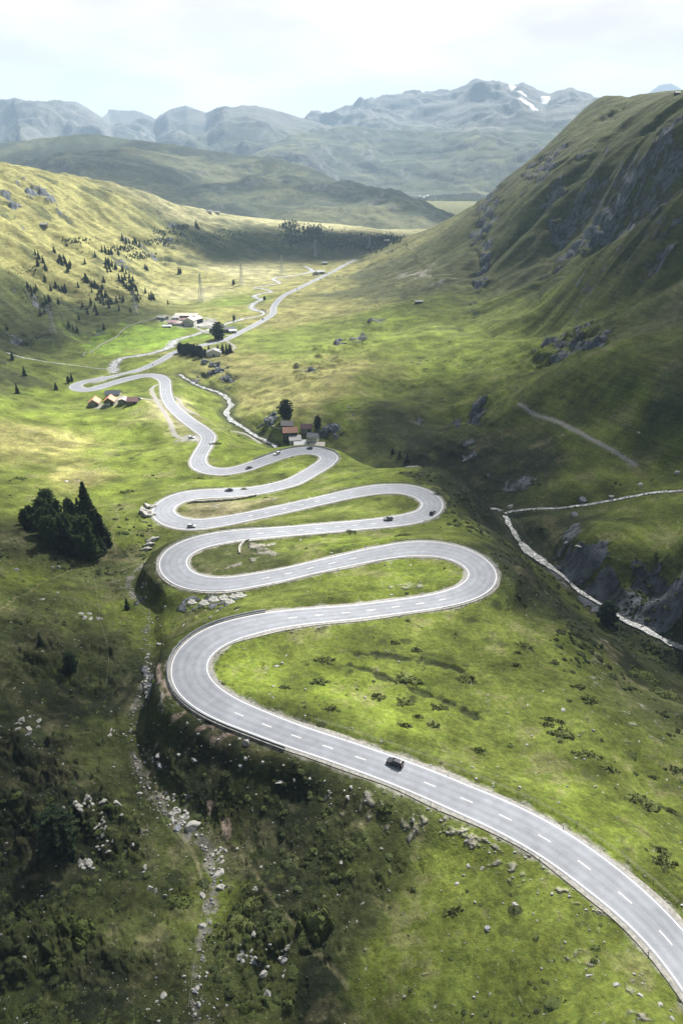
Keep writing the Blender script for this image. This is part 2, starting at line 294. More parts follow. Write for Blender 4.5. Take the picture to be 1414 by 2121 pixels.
dR, zR, hR, sR = stamp(np.hstack([RC[:, :3], RC[:, 3:4] / 2]), 42)
dG, zG, hG, _ = stamp(GO, 30); dS, zS, hS, _ = stamp(SI, 22); dV, zV, hV, _ = stamp(VA, 40)
dL_, zL_, hL_, _ = stamp(LE, 14); dU, zU, hU, _ = stamp(GU, 12)

# relief
gz_l = np.gradient(Z, dL, axis=0) / RRr; gz_a = np.gradient(Z, dA, axis=1) / RRr
slope = np.hypot(gz_l, gz_a).astype(np.float32)
calm = sst(0.06, 0.30, slope)
wx = X + 25 * fbm(X, Y, 160, 3, off=3.1); wy = Y + 25 * fbm(X, Y, 160, 3, off=8.3)
crag = blobs(B("1010,412,22,18 1060,340,12,18,.6 1130,345,36,22 1150,395,30,16,.7 1225,492,70,22 1180,475,40,18,.8 1110,480,36,14,.8 1300,470,50,20,.8 1375,325,26,20,.8 1400,370,16,14,.6 1340,395,20,12,.4 1270,430,30,16,.6 1360,460,30,16,.6 1230,300,40,14,.6 1260,240,30,10,.7 1100,350,26,12,.7 1200,380,30,12,.6 1340,270,30,10,.6 1380,520,30,12,.7 1280,330,26,10,.6 1130,720,30,22 1180,745,34,20,.9 1225,745,22,14 745,706,22,9 700,715,14,8,.8 780,668,22,7,.8 640,765,34,14,.6 690,892,18,18 440,770,34,16 470,790,20,12,.8 560,870,26,10,.8 985,870,16,26 968,930,14,30 1010,985,26,12 1080,1000,30,14,.9 930,885,22,14,.7 870,870,14,10,.6 1200,1160,40,30,1.3 1150,1180,30,26,1 1260,1240,46,34,1.4 1340,1250,66,44,1.3 1230,1215,26,26 1390,1220,30,20,.6 1180,1100,24,14,.6 65,398,36,14 20,425,26,12,.8 95,408,20,12,.9 240,545,40,10,.6 370,480,36,10,.8 345,500,40,16,.6 330,525,30,14,.7 260,500,26,8,.6 40,460,30,8,.5 130,445,40,8,.5 190,455,30,6,.5 90,640,50,16,.5 200,680,50,14,.5 280,640,30,12,.5 30,700,30,14,.6 445,1243,44,14 480,1238,30,12 395,1248,20,12,.8 305,1410,10,40 300,1060,18,16 315,1120,14,18 290,1240,10,22 50,755,40,12,.4 60,1160,20,20,.4 75,565,26,16,.5 180,730,40,10,.5 130,650,50,20,.4"))
cn = fbm(X, Y, 14, 4, 0.6, SPC, 2.2, ridged=True); cn2 = fbm(X, Y, 60, 5, 0.55, SPC, 4.2, ridged=True)
away = sst(2, 26, dR) * sst(1, 14, dG) * sst(1, 16, dV) * sst(0.5, 8, dS)
rgh = (0.18 + 0.82 * calm) * away
zz = (1.5 + 2.2 * sst(430, 700, RRr)) * fbm(wx, wy, 70, 4, 0.55, SPC) * np.maximum(rgh, 0.45 * away * sst(500, 800, RRr) * (X > 30))
zz += away * (9.0 * blobs(B('1170,738,80,26 1225,745,40,16,.7 1130,725,40,16,.7'), 3) + 5 * blobs(B('745,712,34,12 700,722,40,14 655,762,50,18 640,775,30,14'), 3) + 3.5 * blobs(B('780,672,40,9 960,900,50,24 880,780,60,14 1000,840,60,12'), 3))
zz += 4.0 * away * blobs(B('130,1690,100,70 250,1740,40,50,.6 60,1560,70,30,.8 150,1370,90,40,.7 60,1950,90,60,.8 560,1930,60,60,.4'), 3)
zz += 0.35 * fbm(wx, wy, 9, 4, 0.55, SPC, 5.5) * (0.25 + 0.75 * rgh) * sst(0.5, 6, dR)
# hummocky heath below the road and on the slope opposite
heath = blobs(B("120,1700,330,330 150,1350,200,140 560,1800,200,160 100,1180,150,70 350,2050,260,90 40,780,90,40"), 4)
zz += heath * away * (2.0 * fbm(wx, wy, 24, 5, 0.55, SPC, 7.7))
# long ribs running down the valley sides
side = sst(350, 900, RRr) * calm * (1 - sst(2300, 2900, RRr)) * away
rib = fbm(wx * 0.35 + Y * 0.10, wy * 1.0 - X * 0.25, 105, 5, 0.5, SPC, 1.9, ridged=True)
zz += side * (rib - 0.8) * (3.0 + 0.008 * RRr) * np.where(X > 0, 1.0, 0.6) * sst(0.0, 500, np.abs(X + 0.05 * Y))
rightm = sst(250, 520, X - 0.05 * Y) * sst(420, 800, RRr) * (1 - sst(2100, 2800, RRr))
leftm = sst(-250, -520, X) * sst(900, 1300, RRr) * (1 - sst(2100, 2800, RRr))
# big slanting gullies of the mountain on the right, smaller on the left
gul = fbm((X * 0.45 + Y * 0.9) * 1.0 + 30 * fbm(X, Y, 240, 3, off=6.6), X * 0.16, 330, 4, 0.45, SPC, 11.3, ridged=True)
zz += rightm * (gul - 0.6) * 15
zz += leftm * fbm(X, Y, 330, 4, 0.5, SPC, 12.1) * 9
zz += crag * sst(420, 600, RRr) * ((cn2 - 0.5) * (0.3 + 0.0040 * RRr) + cn * (0.2 + 0.0012 * RRr))
# the big spurs and hollows of the mountain on the right, smaller ones on the left
def fold(q, h, wd):
    C_ = catmull(np.array([list(hit(*map(float, c.split(',')))) for c in q.split()]), 12.0)
    d = stamp(np.hstack([C_, C_[:, :1] * 0]), wd * 2.6)[0]; return (1.7 if abs(h) > 8 else 1.3) * h * np.exp(-(d / wd) ** 2)
for q, h, wd in (("1414,335 1350,345 1290,362 1220,402 1160,450 1125,490 1090,530", 17, 38), ("1414,450 1345,478 1295,525 1240,565 1150,600", 13, 30), ("1230,235 1180,300 1115,348 1062,378 1020,430", 12, 45),
 ("1290,262 1240,305 1212,360 1175,405 1110,445 1060,500 980,550", -15, 30), ("1414,395 1340,425 1275,470 1240,520 1200,570", -13, 24), ("1414,540 1350,590 1260,620 1180,650 1100,670", -9, 26), ("1414,620 1330,650 1260,690 1300,760", 6, 30),
 ("1414,760 1300,790 1200,770 1100,790 1000,800", 5, 26), ("1250,860 1150,830 1060,860", -4, 18), ("900,700 820,720 760,760 700,800", 5, 26), ("950,760 870,770 800,810", -5, 22), ("1000,690 900,660 820,680", -3.5, 20),
 ("0,420 80,450 160,500 220,560 250,620", 7, 40), ("120,400 220,450 300,500 350,550", -7, 34), ("0,520 80,560 150,620 180,690", -7, 34), ("250,420 350,470 400,520", 7, 34), ("60,600 100,640 120,700", 5, 26), ("250,830 320,850 380,880", 2.5, 14), ("180,880 250,882 300,890", 3.5, 12), ("160,905 240,915 300,915", -2, 9)):
    zz += fold(q, h, wd) * away
zz *= 1 - 0.75 * sst(1150, 1450, RRr) * (X > 150)
Z = Z + zz
def ledges(Z, h, off):
    q = (Z + off) / h; k = np.floor(q); f_ = q - k; return h * (k + sst(0.55, 0.95, f_)) - off
tm = np.clip(crag * 1.3, 0, 1) * sst(430, 560, RRr) * (1 - sst(2200, 2400, RRr))
Z = Z * (1 - 0.75 * tm) + 0.75 * tm * ledges(Z, 19.0, 9 * cn2 + 7 * fbm(X, Y, 40, 4, .6, SPC, 171.))
# the ranges
msk = RRr > 2400
ZM = Z.copy(); KIND = np.zeros(Z.shape, np.int8)
aM, rM = AA[msk].astype(np.float32), RRr[msk]; xM, yM, sM = X[msk], Y[msk], SPC[msk]
wxM = xM + 260 * fbm(xM, yM, 1500, 3, off=15.); wyM = yM + 260 * fbm(xM, yM, 1500, 3, off=19.)
big = rmf(wxM, wyM, 1900, 9, 0.55, sM, 21.0); soft = fbm(xM, yM, 1100, 7, 0.5, sM, 25.0); fine = rmf(wxM, wyM, 520, 7, 0.55, sM, 29.0)
zm = Z[msk].copy(); km = np.zeros(zm.shape, np.int8)
AMP = {0: (48, 42, 20), 1: (165, 45, 20), 2: (160, 35, 34), 3: (80, 40, 22), 4: (60, 20, 20)}
for z, t, k in ranges(aM, rM):
    ab, as_, af = AMP[k]; env = np.sin(np.pi * np.clip(t, 0, 1) ** 1.3) * 0.88 + 0.12
    zc_ = z + (ab * (big - 0.75) + as_ * soft) * env + af * (fine - 0.8) * (0.35 + 0.65 * env)
    if k in (2, 3): zc_ = 0.85 * zc_ + 0.15 * ledges(zc_, 110.0, 120 * soft + 90 * fine)
    up = zc_ > zm; zm = np.where(up, zc_, zm); km = np.where(up, k + 1, km)
Z[msk] = zm; KIND[msk] = km
del ZM

mgn0 = 1.6 + 1.3 * SPC
# lanes and paths follow the ground
LANES = [("lane", "326,797 314,802 313,808 320,822 332,842 345,862 355,882 359,897 366,906 378,910 395,911", 1.6),
 ("lane", "334,828 322,829 305,829 294,831 280,833 262,836 246,836", 1.4),
 ("farm_lane", "497,692 478,695 460,696 440,693 424,688 412,681 402,676 388,676 370,672 350,668", 2.0),
 ("farm_lane", "468,704 478,712 487,718 480,726 470,730", 1.4),
 ("path", "1074,829 1085,835 1100,842 1125,853 1150,866 1180,881 1207,893 1222,902 1240,915 1262,929 1285,944 1300,952 1317,962", 0.8),
 ("track", "352,820 364,822 372,826 372,834 380,845 400,858 425,868 445,879 480,888 505,896 525,907 540,918", 1.1)]
LN = []
for nm, q, w_ in LANES:
    P_ = np.array([list(hit(*map(float, c.split(',')))) + [w_] for c in q.split()]); C_ = catmull(P_, 3.0)
    C_[:, 2] = 0; fi = (np.arctan2(C_[:, 0], C_[:, 1]) - FA[0]) / dA; fj = (np.log(np.hypot(C_[:, 0], C_[:, 1])) - FL[0]) / dL
    C_[:, 2] = Z[np.clip(fj.astype(int), 0, NL - 1), np.clip(fi.astype(int), 0, NA - 1)]; LN.append((nm, smooth(C_, 10)))
dN = np.full(Z.shape, 1e9, np.float32)
for nm, C_ in LN:
    d, z, h, _ = stamp(C_, 8); dN = np.minimum(dN, d - h); continue; f = (1 - sst(0, 1, (d - h - 0.3 - 0.7 * SPC) / (5 + 2 * SPC))) * sst(0, 3, dR - hR - mgn0); Z = Z * (1 - f) + (z - 0.18) * f; dN = np.minimum(dN, d - h)
DITCH = [catmull(np.array([list(hit(*map(float, c.split(',')))) for c in q.split()]), 1.0) for q in (
 "742,1352 770,1355 800,1358 850,1366 900,1374 935,1383 958,1396 972,1410", "728,1376 760,1386 790,1398 830,1412 870,1428 910,1443 950,1462 985,1482",
 "250,1000 262,985", "1060,1150 1090,1185 1130,1215")]
dD = np.full(Z.shape, 1e9, np.float32)
for q in DITCH[:2]: dD = np.minimum(dD, stamp(np.hstack([q, q[:, :1] * 0]), 6)[0])
dD = dD + np.clip(1.6 * fbm(X, Y, 5, 3, .6, None, 181.), -.8, 2.5)
Z = Z - 0.7 * np.exp(-(np.maximum(dD, 0) / 0.9) ** 2)
FOOT = ["0,1262 49,1235 94,1207 141,1178 173,1168 213,1153 240,1143 235,1118 236,1106 230,1095 247,1074 233,1047 218,1032", "430,1700 440,1722 470,1750 520,1790 540,1830 570,1880 620,1930 640,1960 690,2010 720,2050", "310,1560 330,1640 352,1700 400,1765 425,1850", "180,1165 200,1250 215,1330"]
dF = np.full(Z.shape, 1e9, np.float32)
for q in FOOT[:3]:
    C_ = catmull(np.array([list(hit(*map(float, c.split(',')))) for c in q.split()]), 1.5); dF = np.minimum(dF, stamp(np.hstack([C_, C_[:, :1] * 0]), 4)[0])
# cut and fill for the road, beds for the streams
def bank(Z, d, z, hw, inner, reach, drop):
    f = 1 - sst(0, 1, (d - hw - inner) / reach)
    return Z * (1 - f) + (z - drop) * f
mgn = 1.6 + 1.3 * SPC
f = 1 - sst(0, 1, (dR - hR - mgn) / (7 + 2 * SPC)); Z = Z * (1 - f) + (zR - 0.22) * f
for d, z, h, rc_ in ((dG, zG, hG, 9), (dS, zS, hS, 5), (dV, zV, hV, 5), (dL_, zL_, hL_, 4)):
    nr = sst(0, 3, dR - hR - mgn)
    f = (1 - sst(0, 1, (d - h * 1.0) / rc_)) * nr; Z = Z * (1 - f) + (z - 0.9 + 0.9 * sst(h * 0.7, h * 1.5, d)) * f
f = (1 - sst(0, 1, (dU - hU) / 6)) * sst(0, 4, dR - hR - mgn); Z = Z * (1 - f) + (zU - 0.5) * f + 0
Z = Z.astype(np.float32)
def zs(x, y):
    x = np.asarray(x, float); y = np.asarray(y, float)
    fi = (np.arctan2(x, y) - FA[0]) / dA; fj = (np.log(np.hypot(x, y)) - FL[0]) / dL
    i = np.clip(fi.astype(int), 0, NA - 2); j = np.clip(fj.astype(int), 0, NL - 2); u = fi - i; v = fj - j
    return (Z[j, i] * (1 - u) * (1 - v) + Z[j, i + 1] * u * (1 - v) + Z[j + 1, i] * (1 - u) * v + Z[j + 1, i + 1] * u * v)
_ZR = (Z - 300) / RRr
def ghit(x, y):                          # same as hit(), on the finished sheet
    d = ray(x, y); a = math.atan2(d[0], d[1]); s = d[2] / math.hypot(d[0], d[1])
    fa = (a - FA[0]) / dA; i = int(np.clip(fa, 0, NA - 2)); f = fa - i
    col = _ZR[:, i] * (1 - f) + _ZR[:, i + 1] * f
    k = np.nonzero(col[3:] >= s)[0]; j = (k[0] + 3) if len(k) else NL - 1
    s0, s1 = col[j - 1], col[j]; g = (s - s0) / (s1 - s0) if s1 != s0 else 0
    r = math.exp(FL[j - 1] + dL * min(max(g, 0), 1))
    return np.array([math.sin(a) * r, math.cos(a) * r, 300 + s * r])

# ------------------------------------------------------------------ what grows where
gz_l = np.gradient(Z, dL, axis=0) / RRr; gz_a = np.gradient(Z, dA, axis=1) / RRr
slope2 = np.hypot(gz_l, gz_a).astype(np.float32)
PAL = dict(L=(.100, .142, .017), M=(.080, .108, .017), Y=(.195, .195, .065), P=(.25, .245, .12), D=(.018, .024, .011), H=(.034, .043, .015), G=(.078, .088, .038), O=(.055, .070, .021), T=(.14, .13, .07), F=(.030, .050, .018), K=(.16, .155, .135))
CP = """1000,1450,M 700,1400,L 800,1330,M 1100,1560,M 1250,1700,L 1200,1350,M 1350,1450,O 1300,1600,M 850,1450,L 600,1350,M 520,1380,L 1000,1300,M 1400,1800,M
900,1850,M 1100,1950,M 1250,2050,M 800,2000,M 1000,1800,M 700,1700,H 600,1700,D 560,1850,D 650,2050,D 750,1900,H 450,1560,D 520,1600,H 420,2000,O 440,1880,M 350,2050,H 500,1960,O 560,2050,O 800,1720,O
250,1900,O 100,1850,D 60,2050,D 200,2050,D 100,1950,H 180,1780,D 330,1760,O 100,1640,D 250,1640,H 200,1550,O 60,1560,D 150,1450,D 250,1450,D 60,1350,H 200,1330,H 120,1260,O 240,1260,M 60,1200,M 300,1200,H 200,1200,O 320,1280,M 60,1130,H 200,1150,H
260,1100,M 300,1030,M 250,1020,L 60,980,M 150,980,Y 250,960,L 100,920,Y 300,900,L 60,860,L 200,870,L 340,900,L 100,810,L 250,810,L 300,840,L 0,900,Y 0,1020,M
480,1150,O 600,1140,M 560,1170,O 700,1120,L 850,1185,L 700,1200,L 600,1225,M 540,1235,M 900,1100,M 750,1055,M 650,1075,M 850,1040,M 450,1050,T 560,1000,M 400,990,L 600,965,L 700,1000,L 800,975,L 850,990,M 470,1010,L
1300,1080,M 1380,1130,M 1250,1130,M 1180,1080,H 1120,1090,H 1000,1050,D 1080,1180,D 1180,1270,D 1300,1370,D 1350,1400,H 960,980,D 1250,1000,M 1100,960,D 1200,920,M 1300,850,M 1400,950,M 950,850,M 850,880,H 800,860,H 1000,820,M 800,800,M 720,840,L 1100,800,M 1250,780,M 1400,800,O 1400,650,G
480,900,L 430,850,L 400,810,L 460,930,L 520,930,L 370,880,P 345,840,P 540,830,Y 620,830,Y 600,760,Y 520,760,Y 480,740,Y 700,790,Y 640,840,Y 560,890,L 590,720,L 650,700,L 700,680,M 560,660,Y 620,640,Y 700,640,Y 500,640,Y 480,625,L 430,610,P 420,580,Y 500,560,P 560,560,P 600,600,Y 660,590,Y 460,540,G 640,560,Y 680,560,Y
250,700,L 350,700,L 330,720,L 200,730,L 430,690,L 280,745,L 330,730,Y 200,750,M 100,770,M 50,790,H
850,700,L 950,700,L 800,660,L 900,640,M 1000,650,M 1100,660,M 1050,720,L 950,760,L 1200,680,M 1300,700,O 850,600,G 800,560,G 750,600,G 950,560,G 1100,560,G 1000,480,O 1100,440,O 1250,560,O 1200,400,O 1300,350,O 1200,260,O 1350,250,O 1350,550,O 1100,350,G 1400,300,O
50,720,H 100,690,H 200,690,O 130,640,O 50,620,O 250,650,O 200,600,Y 100,540,Y 50,560,Y 50,480,Y 150,450,Y 250,470,Y 350,500,Y 300,560,Y 350,570,Y 200,520,Y 250,430,Y 100,390,Y 30,380,Y 350,440,P 450,450,P 550,460,P 680,465,P 400,500,H 450,520,H 520,490,H 560,500,O 600,520,D 700,500,D 760,500,D 350,470,O"""
cpt = []
for q in CP.split():
    x, y, c = q.split(','); h_ = hit(float(x), float(y)); cpt.append((math.atan2(h_[0], h_[1]), 0.8 * math.log(math.hypot(h_[0], h_[1])), *PAL[c]))
cpt = np.array(cpt)
g1, g2 = np.meshgrid(CL, CA, indexing='ij'); cg = np.zeros(g1.shape + (3,))
wsum = np.zeros(g1.shape)
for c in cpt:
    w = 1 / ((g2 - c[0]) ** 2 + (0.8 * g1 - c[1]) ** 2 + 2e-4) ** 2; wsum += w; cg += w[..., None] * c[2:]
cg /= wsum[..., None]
# look the soft map up through warped places, so that no edge runs straight
da_ = 0.025 * fbm(X / RRr * 14, LL * 14, 1.0, 4, 0.6, None, 41.) ; dl_ = 0.02 * fbm(X / RRr * 14, LL * 14, 1.0, 4, 0.6, None, 47.)
fi = np.clip((AA + da_ - CA[0]) / (CA[1] - CA[0]), 0, len(CA) - 1.001); fj = np.clip((LL + dl_ - CL[0]) / (CL[1] - CL[0]), 0, len(CL) - 1.001)
i = fi.astype(int); j = fj.astype(int); u = (fi - i)[..., None]; v = (fj - j)[..., None]
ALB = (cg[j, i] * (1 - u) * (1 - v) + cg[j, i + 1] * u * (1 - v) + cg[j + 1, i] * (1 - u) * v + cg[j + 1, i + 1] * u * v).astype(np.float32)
del u, v, i, j, fi, fj, da_, dl_
def mixc(m, c):
    global ALB
    m = np.clip(m, 0, 1)[..., None].astype(np.float32); ALB = ALB * (1 - m) + np.array(c, np.float32) * m
n1 = fbm(X, Y, 22, 5, 0.6, SPC, 51.); n2 = fbm(X, Y, 4.5, 4, 0.65, SPC, 57.); n3 = fbm(X, Y, 120, 6, 0.55, SPC, 61.)
n4 = fbm(X, Y, 1.6, 2, 0.7, SPC, 67.)
near = 1 - sst(500, 1200, RRr)
mot = fbm(X, Y, 70, 9, 0.85, SPC, 131.) * 0.42
ALB *= (1 + 0.26 * mot + 0.16 * n1 + 0.13 * n2 * near + 0.10 * n3)[..., None].clip(0.3, 2)
mixc(sst(0.35, 1.0, -mot) * 0.55, (.030, .042, .014))
lowr = 1 - sst(20, 130, Z - 100)
mixc(sst(0.25, 0.9, n1 + 0.6 * n2) * 0.45 * near, PAL['T'])
mixc(sst(0.30, 0.8, -n1 + 0.8 * n2 + 0.5 * n4) * 0.5 * near * (1 - 0.6 * sst(0, 8, 9 - dR)), (.045, .062, .014))
mixc(heath * sst(-0.1, 0.7, n2 + n1 * 0.6) * 0.55, (.022, .028, .012)); mixc(heath * sst(0.3, 0.9, n4 + n2 * 0.7 - 0.2 * n1) * 0.35, (.10, .105, .035))
# dark dwarf shrubs in drifts on the far sides
mixc(sst(0.30, 0.75, fbm(X, Y, 75, 7, 0.6, SPC, 71.)) * sst(500, 800, RRr) * calm * 0.75 * (1 - sst(2400, 3000, RRr)), (.040, .052, .022))
mixc(blobs(B("560,480,150,16,.7 430,500,90,22,.9 400,470,40,12,.8 620,520,90,14,.8 520,500,60,20,.9 480,525,80,14,.9 630,490,50,16 700,500,60,18 760,500,50,14 560,530,60,9,.6 400,480,30,12,.8"), 3) * sst(-0.5, 0.2, fbm(X, Y, 50, 6, 0.6, SPC, 73.)), (.022, .036, .016))
# meadows as mown fields
mixc(blobs(B("300,700,130,26 250,715,90,18 340,690,80,22"), 6) * 0.85, (.13, .22, .022))
mixc(blobs(B("570,700,100,22 640,720,110,40 480,627,60,14"), 6) * 0.6, (.14, .19, .035))
# the ranges
rk_ = np.zeros(Z.shape, np.float32)
far = KIND > 0
g_far = (0.046, 0.060, 0.036)
c2 = fbm(X, Y, 700, 7, 0.55, SPC, 81.); c3 = fbm(X, Y, 160, 5, 0.6, SPC, 83.)
mixc(far * 1.0, g_far); mixc(far * sst(0.0, 0.6, c2) * 0.6, (.13, .135, .065)); mixc(far * sst(0.1, 0.7, c3 - c2 * 0.3) * 0.6, (.022, .032, .022))
kb = KIND == 1; mixc(kb * sst(0.15, 0.7, fbm(X, Y, 260, 6, 0.62, SPC, 141.)) * 0.8, (.020, .032, .018)); mixc(kb * sst(0.2, 0.8, fbm(X, Y, 420, 6, 0.6, SPC, 149.)) * 0.5, (.12, .125, .055))
rocky = far * np.clip(sst(0.50, 0.85, slope2 + 0.12 * c3) + sst(420, 760, Z + 90 * c2) * (KIND >= 2) * (KIND != 4) * 1.0, 0, 1)
mixc(rocky * (0.8), (.13, .125, .125)); mixc(rocky * sst(-0.1, 0.8, c3) * 0.5, (.06, .06, .065))
snow = ((KIND == 3) & (RRr > 7000)) * blobs(B("1020,188,22,6 1040,192,16,5 1015,196,10,5 1062,190,8,5 1085,205,14,4 1105,218,16,4 1075,213,20,3 1130,210,10,3 110,222,8,4 250,234,16,4,.8 1000,184,8,4"), 3)
mixc(sst(0.42, 0.6, snow * .75 + 0.55 * c3 + .2 * c2) * (snow > .12), (.8, .8, .82))
# bare rock
rm = np.clip(crag * (0.75 + 0.45 * cn2 + 0.35 * cn) * 1.15, 0, 1)
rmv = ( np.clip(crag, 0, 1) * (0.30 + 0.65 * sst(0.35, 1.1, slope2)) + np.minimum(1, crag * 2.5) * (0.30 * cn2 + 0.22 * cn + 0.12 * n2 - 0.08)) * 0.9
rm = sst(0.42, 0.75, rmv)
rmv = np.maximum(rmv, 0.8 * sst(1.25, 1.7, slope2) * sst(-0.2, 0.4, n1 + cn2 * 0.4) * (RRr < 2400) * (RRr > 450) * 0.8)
# scree and gravel
scr = blobs(B("850,570,60,12,.8 900,590,50,8,.7 780,570,30,10,.5 950,520,30,12,.5 1200,1150,50,40,.9 1170,1200,20,30,.8 545,1140,32,20,.9 480,1172,24,9,.8 840,1215,36,8,.7 440,1045,50,9,.6 560,1035,22,6,.7 760,1665,60,26,.6 860,1715,70,26,.6 980,1740,60,28,.7 1060,1800,50,30,.6 1180,1860,60,40,.5 1200,1990,40,30,.5 1300,2060,50,40,.5 690,1640,40,20,.5 380,1660,50,30,.5 300,1560,60,14,.5 300,1720,30,30,.5 540,1950,50,40,.35 1240,1360,70,60,.45 1330,1480,60,60,.4 640,1300,40,8,.5 470,1460,30,16,.5 330,1420,8,60,.7 150,1560,60,10,.4 520,760,30,6,.3"), 2)
gv = sst(0.30, 0.75, scr + 0.35 * n2 + 0.35 * n4 - 0.12)
mixc(gv * 0.75, (.30, .285, .255))
# dirt bank outside the lowest bend, red earth slips
earth = blobs(B("345,1440,12,24,.9 375,1487,20,10,.9 420,1512,30,8,.9 470,1528,28,7,.8 330,1400,8,30,.8 434,1672,13,16 470,1708,10,18 475,1725,8,10"), 3)
mixc(sst(0.3, 0.6, earth + 0.2 * n2) * 0.9, (.20, .16, .13))
mixc((dD < 5) * sst(0.15, 0.6, np.exp(-(dD / 1.15) ** 2) + 0.5 * n2) * 0.85, (.020, .027, .012))
mixc((1 - sst(0.2, 0.6, dF + 0.2 * n2)) * 0.5, (.16, .15, .08))
mixc((1 - sst(0.0, 1.1, dN)) * 0.75, (.30, .285, .255))
mixc(blobs(B("400,907,26,9 205,786,18,5,.8 395,668,60,9,.9 340,661,14,6,.7 228,838,16,5,.9 205,840,16,4,.7 250,832,20,5,.8"), 6), (.27, .265, .27))
# verge, river banks
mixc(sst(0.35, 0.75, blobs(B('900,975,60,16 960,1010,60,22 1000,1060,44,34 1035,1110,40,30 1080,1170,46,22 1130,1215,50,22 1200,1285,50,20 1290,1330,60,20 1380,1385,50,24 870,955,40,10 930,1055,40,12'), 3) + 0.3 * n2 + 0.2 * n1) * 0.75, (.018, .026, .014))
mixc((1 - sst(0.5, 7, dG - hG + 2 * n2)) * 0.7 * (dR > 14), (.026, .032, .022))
vg = 1 - sst(0, 1, (dR - hR - 1.2 - 0.9 * n2) / 1.2)
mixc(vg * 0.7, (.25, .245, .225)); 
for d, h in ((dG, hG), (dS, hS), (dV, hV), (dL_, hL_)):
    mixc((1 - sst(0, 1, (d - h - 1.2 - 1.0 * n2) / 1.6)) * (0.7 if h is hV else 0.0), (.22, .215, .205))
mixc((1 - sst(0, 1, (dU - hU * 0.6 - 0.9 * n2) / 1.0)) * sst(-0.1, 0.4, n4 + n1) * .7, (.15, .145, .135))
ALB = ALB.clip(0.008, 0.85)

def grid_mesh(name):
    rmin = {}
    keep = np.ones((NL - 1, NA - 1), bool)
    ac = np.degrees(np.abs((FA[:-1] + FA[1:]) / 2))[None]; rc = np.exp(FL[:-1])[:, None]
    keep &= (ac < np.where(rc < 260, 60, np.where(rc < 600, 46, 35)))
    # the sheet also leaves out what lies under the lens
    used = np.zeros((NL, NA), bool)
    used[:-1, :-1] |= keep; used[1:, :-1] |= keep; used[:-1, 1:] |= keep; used[1:, 1:] |= keep
    idx = np.cumsum(used.ravel()).reshape(used.shape) - 1
    co = np.stack([X, Y, Z], -1)[used].astype(np.float32)
    jj, ii = np.nonzero(keep)
    q = np.stack([idx[jj, ii], idx[jj, ii + 1], idx[jj + 1, ii + 1], idx[jj + 1, ii]], -1).astype(np.int32)
    me = bpy.data.meshes.new(name); me.vertices.add(len(co)); me.vertices.foreach_set('co', co.ravel())
    me.loops.add(q.size); me.loops.foreach_set('vertex_index', q.ravel())
    me.polygons.add(len(q)); me.polygons.foreach_set('loop_start', np.arange(0, q.size, 4, dtype=np.int32))
    me.polygons.foreach_set('use_smooth', np.ones(len(q), bool)); me.update(calc_edges=True)
    at = me.attributes.new('albedo', 'FLOAT_COLOR', 'POINT')
    c4 = np.ones((len(co), 4), np.float32); c4[:, :3] = ALB[used]; at.data.foreach_set('color', c4.ravel())
    at = me.attributes.new('rock', 'FLOAT', 'POINT'); at.data.foreach_set('value', np.clip(rm + gv * 0.6 + rocky, 0, 1).astype(np.float32)[used])
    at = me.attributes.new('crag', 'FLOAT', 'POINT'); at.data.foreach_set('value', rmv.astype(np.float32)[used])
    return me

def mat(name, col=(.5, .5, .5), rough=0.9, spec=0.2, metal=0.0):
    m = bpy.data.materials.new(name); m.use_nodes = True; b = m.node_tree.nodes['Principled BSDF']
    b.inputs['Base Color'].default_value = (*col, 1); b.inputs['Roughness'].default_value = rough
    b.inputs['Specular IOR Level'].default_value = spec; b.inputs['Metallic'].default_value = metal
    return m
def noise_var(m, col, scale, lo=0.6, hi=1.4, detail=6, bump=0.0, bscale=None, dist=0.1, space='Object', rough=0.6):
    n = m.node_tree.nodes; l = m.node_tree.links; b = n['Principled BSDF']
    tc = n.new('ShaderNodeTexCoord'); ns = n.new('ShaderNodeTexNoise'); ns.inputs['Scale'].default_value = scale; ns.inputs['Detail'].default_value = detail; ns.inputs['Roughness'].default_value = rough
    l.new(tc.outputs[space], ns.inputs['Vector']); mr = n.new('ShaderNodeMapRange'); mr.inputs[1].default_value = 0.3; mr.inputs[2].default_value = 0.7; mr.inputs[3].default_value = lo; mr.inputs[4].default_value = hi
    l.new(ns.outputs['Fac'], mr.inputs[0]); mx = n.new('ShaderNodeMix'); mx.data_type = 'RGBA'; mx.blend_type = 'MULTIPLY'; mx.inputs[0].default_value = 1
    if isinstance(col, tuple): mx.inputs[6].default_value = (*col, 1)
    else: l.new(col, mx.inputs[6])
    l.new(mr.outputs[0], mx.inputs[7]); l.new(mx.outputs[2], b.inputs['Base Color'])
    if bump:
        n2_ = n.new('ShaderNodeTexNoise'); n2_.inputs['Scale'].default_value = bscale or scale; n2_.inputs['Detail'].default_value = 5
        l.new(tc.outputs[space], n2_.inputs['Vector']); bp = n.new('ShaderNodeBump'); bp.inputs['Strength'].default_value = bump; bp.inputs['Distance'].default_value = dist
        l.new(n2_.outputs['Fac'], bp.inputs['Height']); l.new(bp.outputs[0], b.inputs['Normal'])
    return m
def link(name, me, m=None, parent=None, kind=None, label=None, cat=None, group=None, loc=None):
    o = bpy.data.objects.new(name, me); COL.objects.link(o)
    if m is not None and me is not None:
        me.materials.clear(); me.materials.append(m)
    if parent is not None: o.parent = parent
    for k, v in (('kind', kind), ('label', label), ('category', cat), ('group', group)):
        if v: o[k] = v
    if loc is not None: o.location = loc
    return o

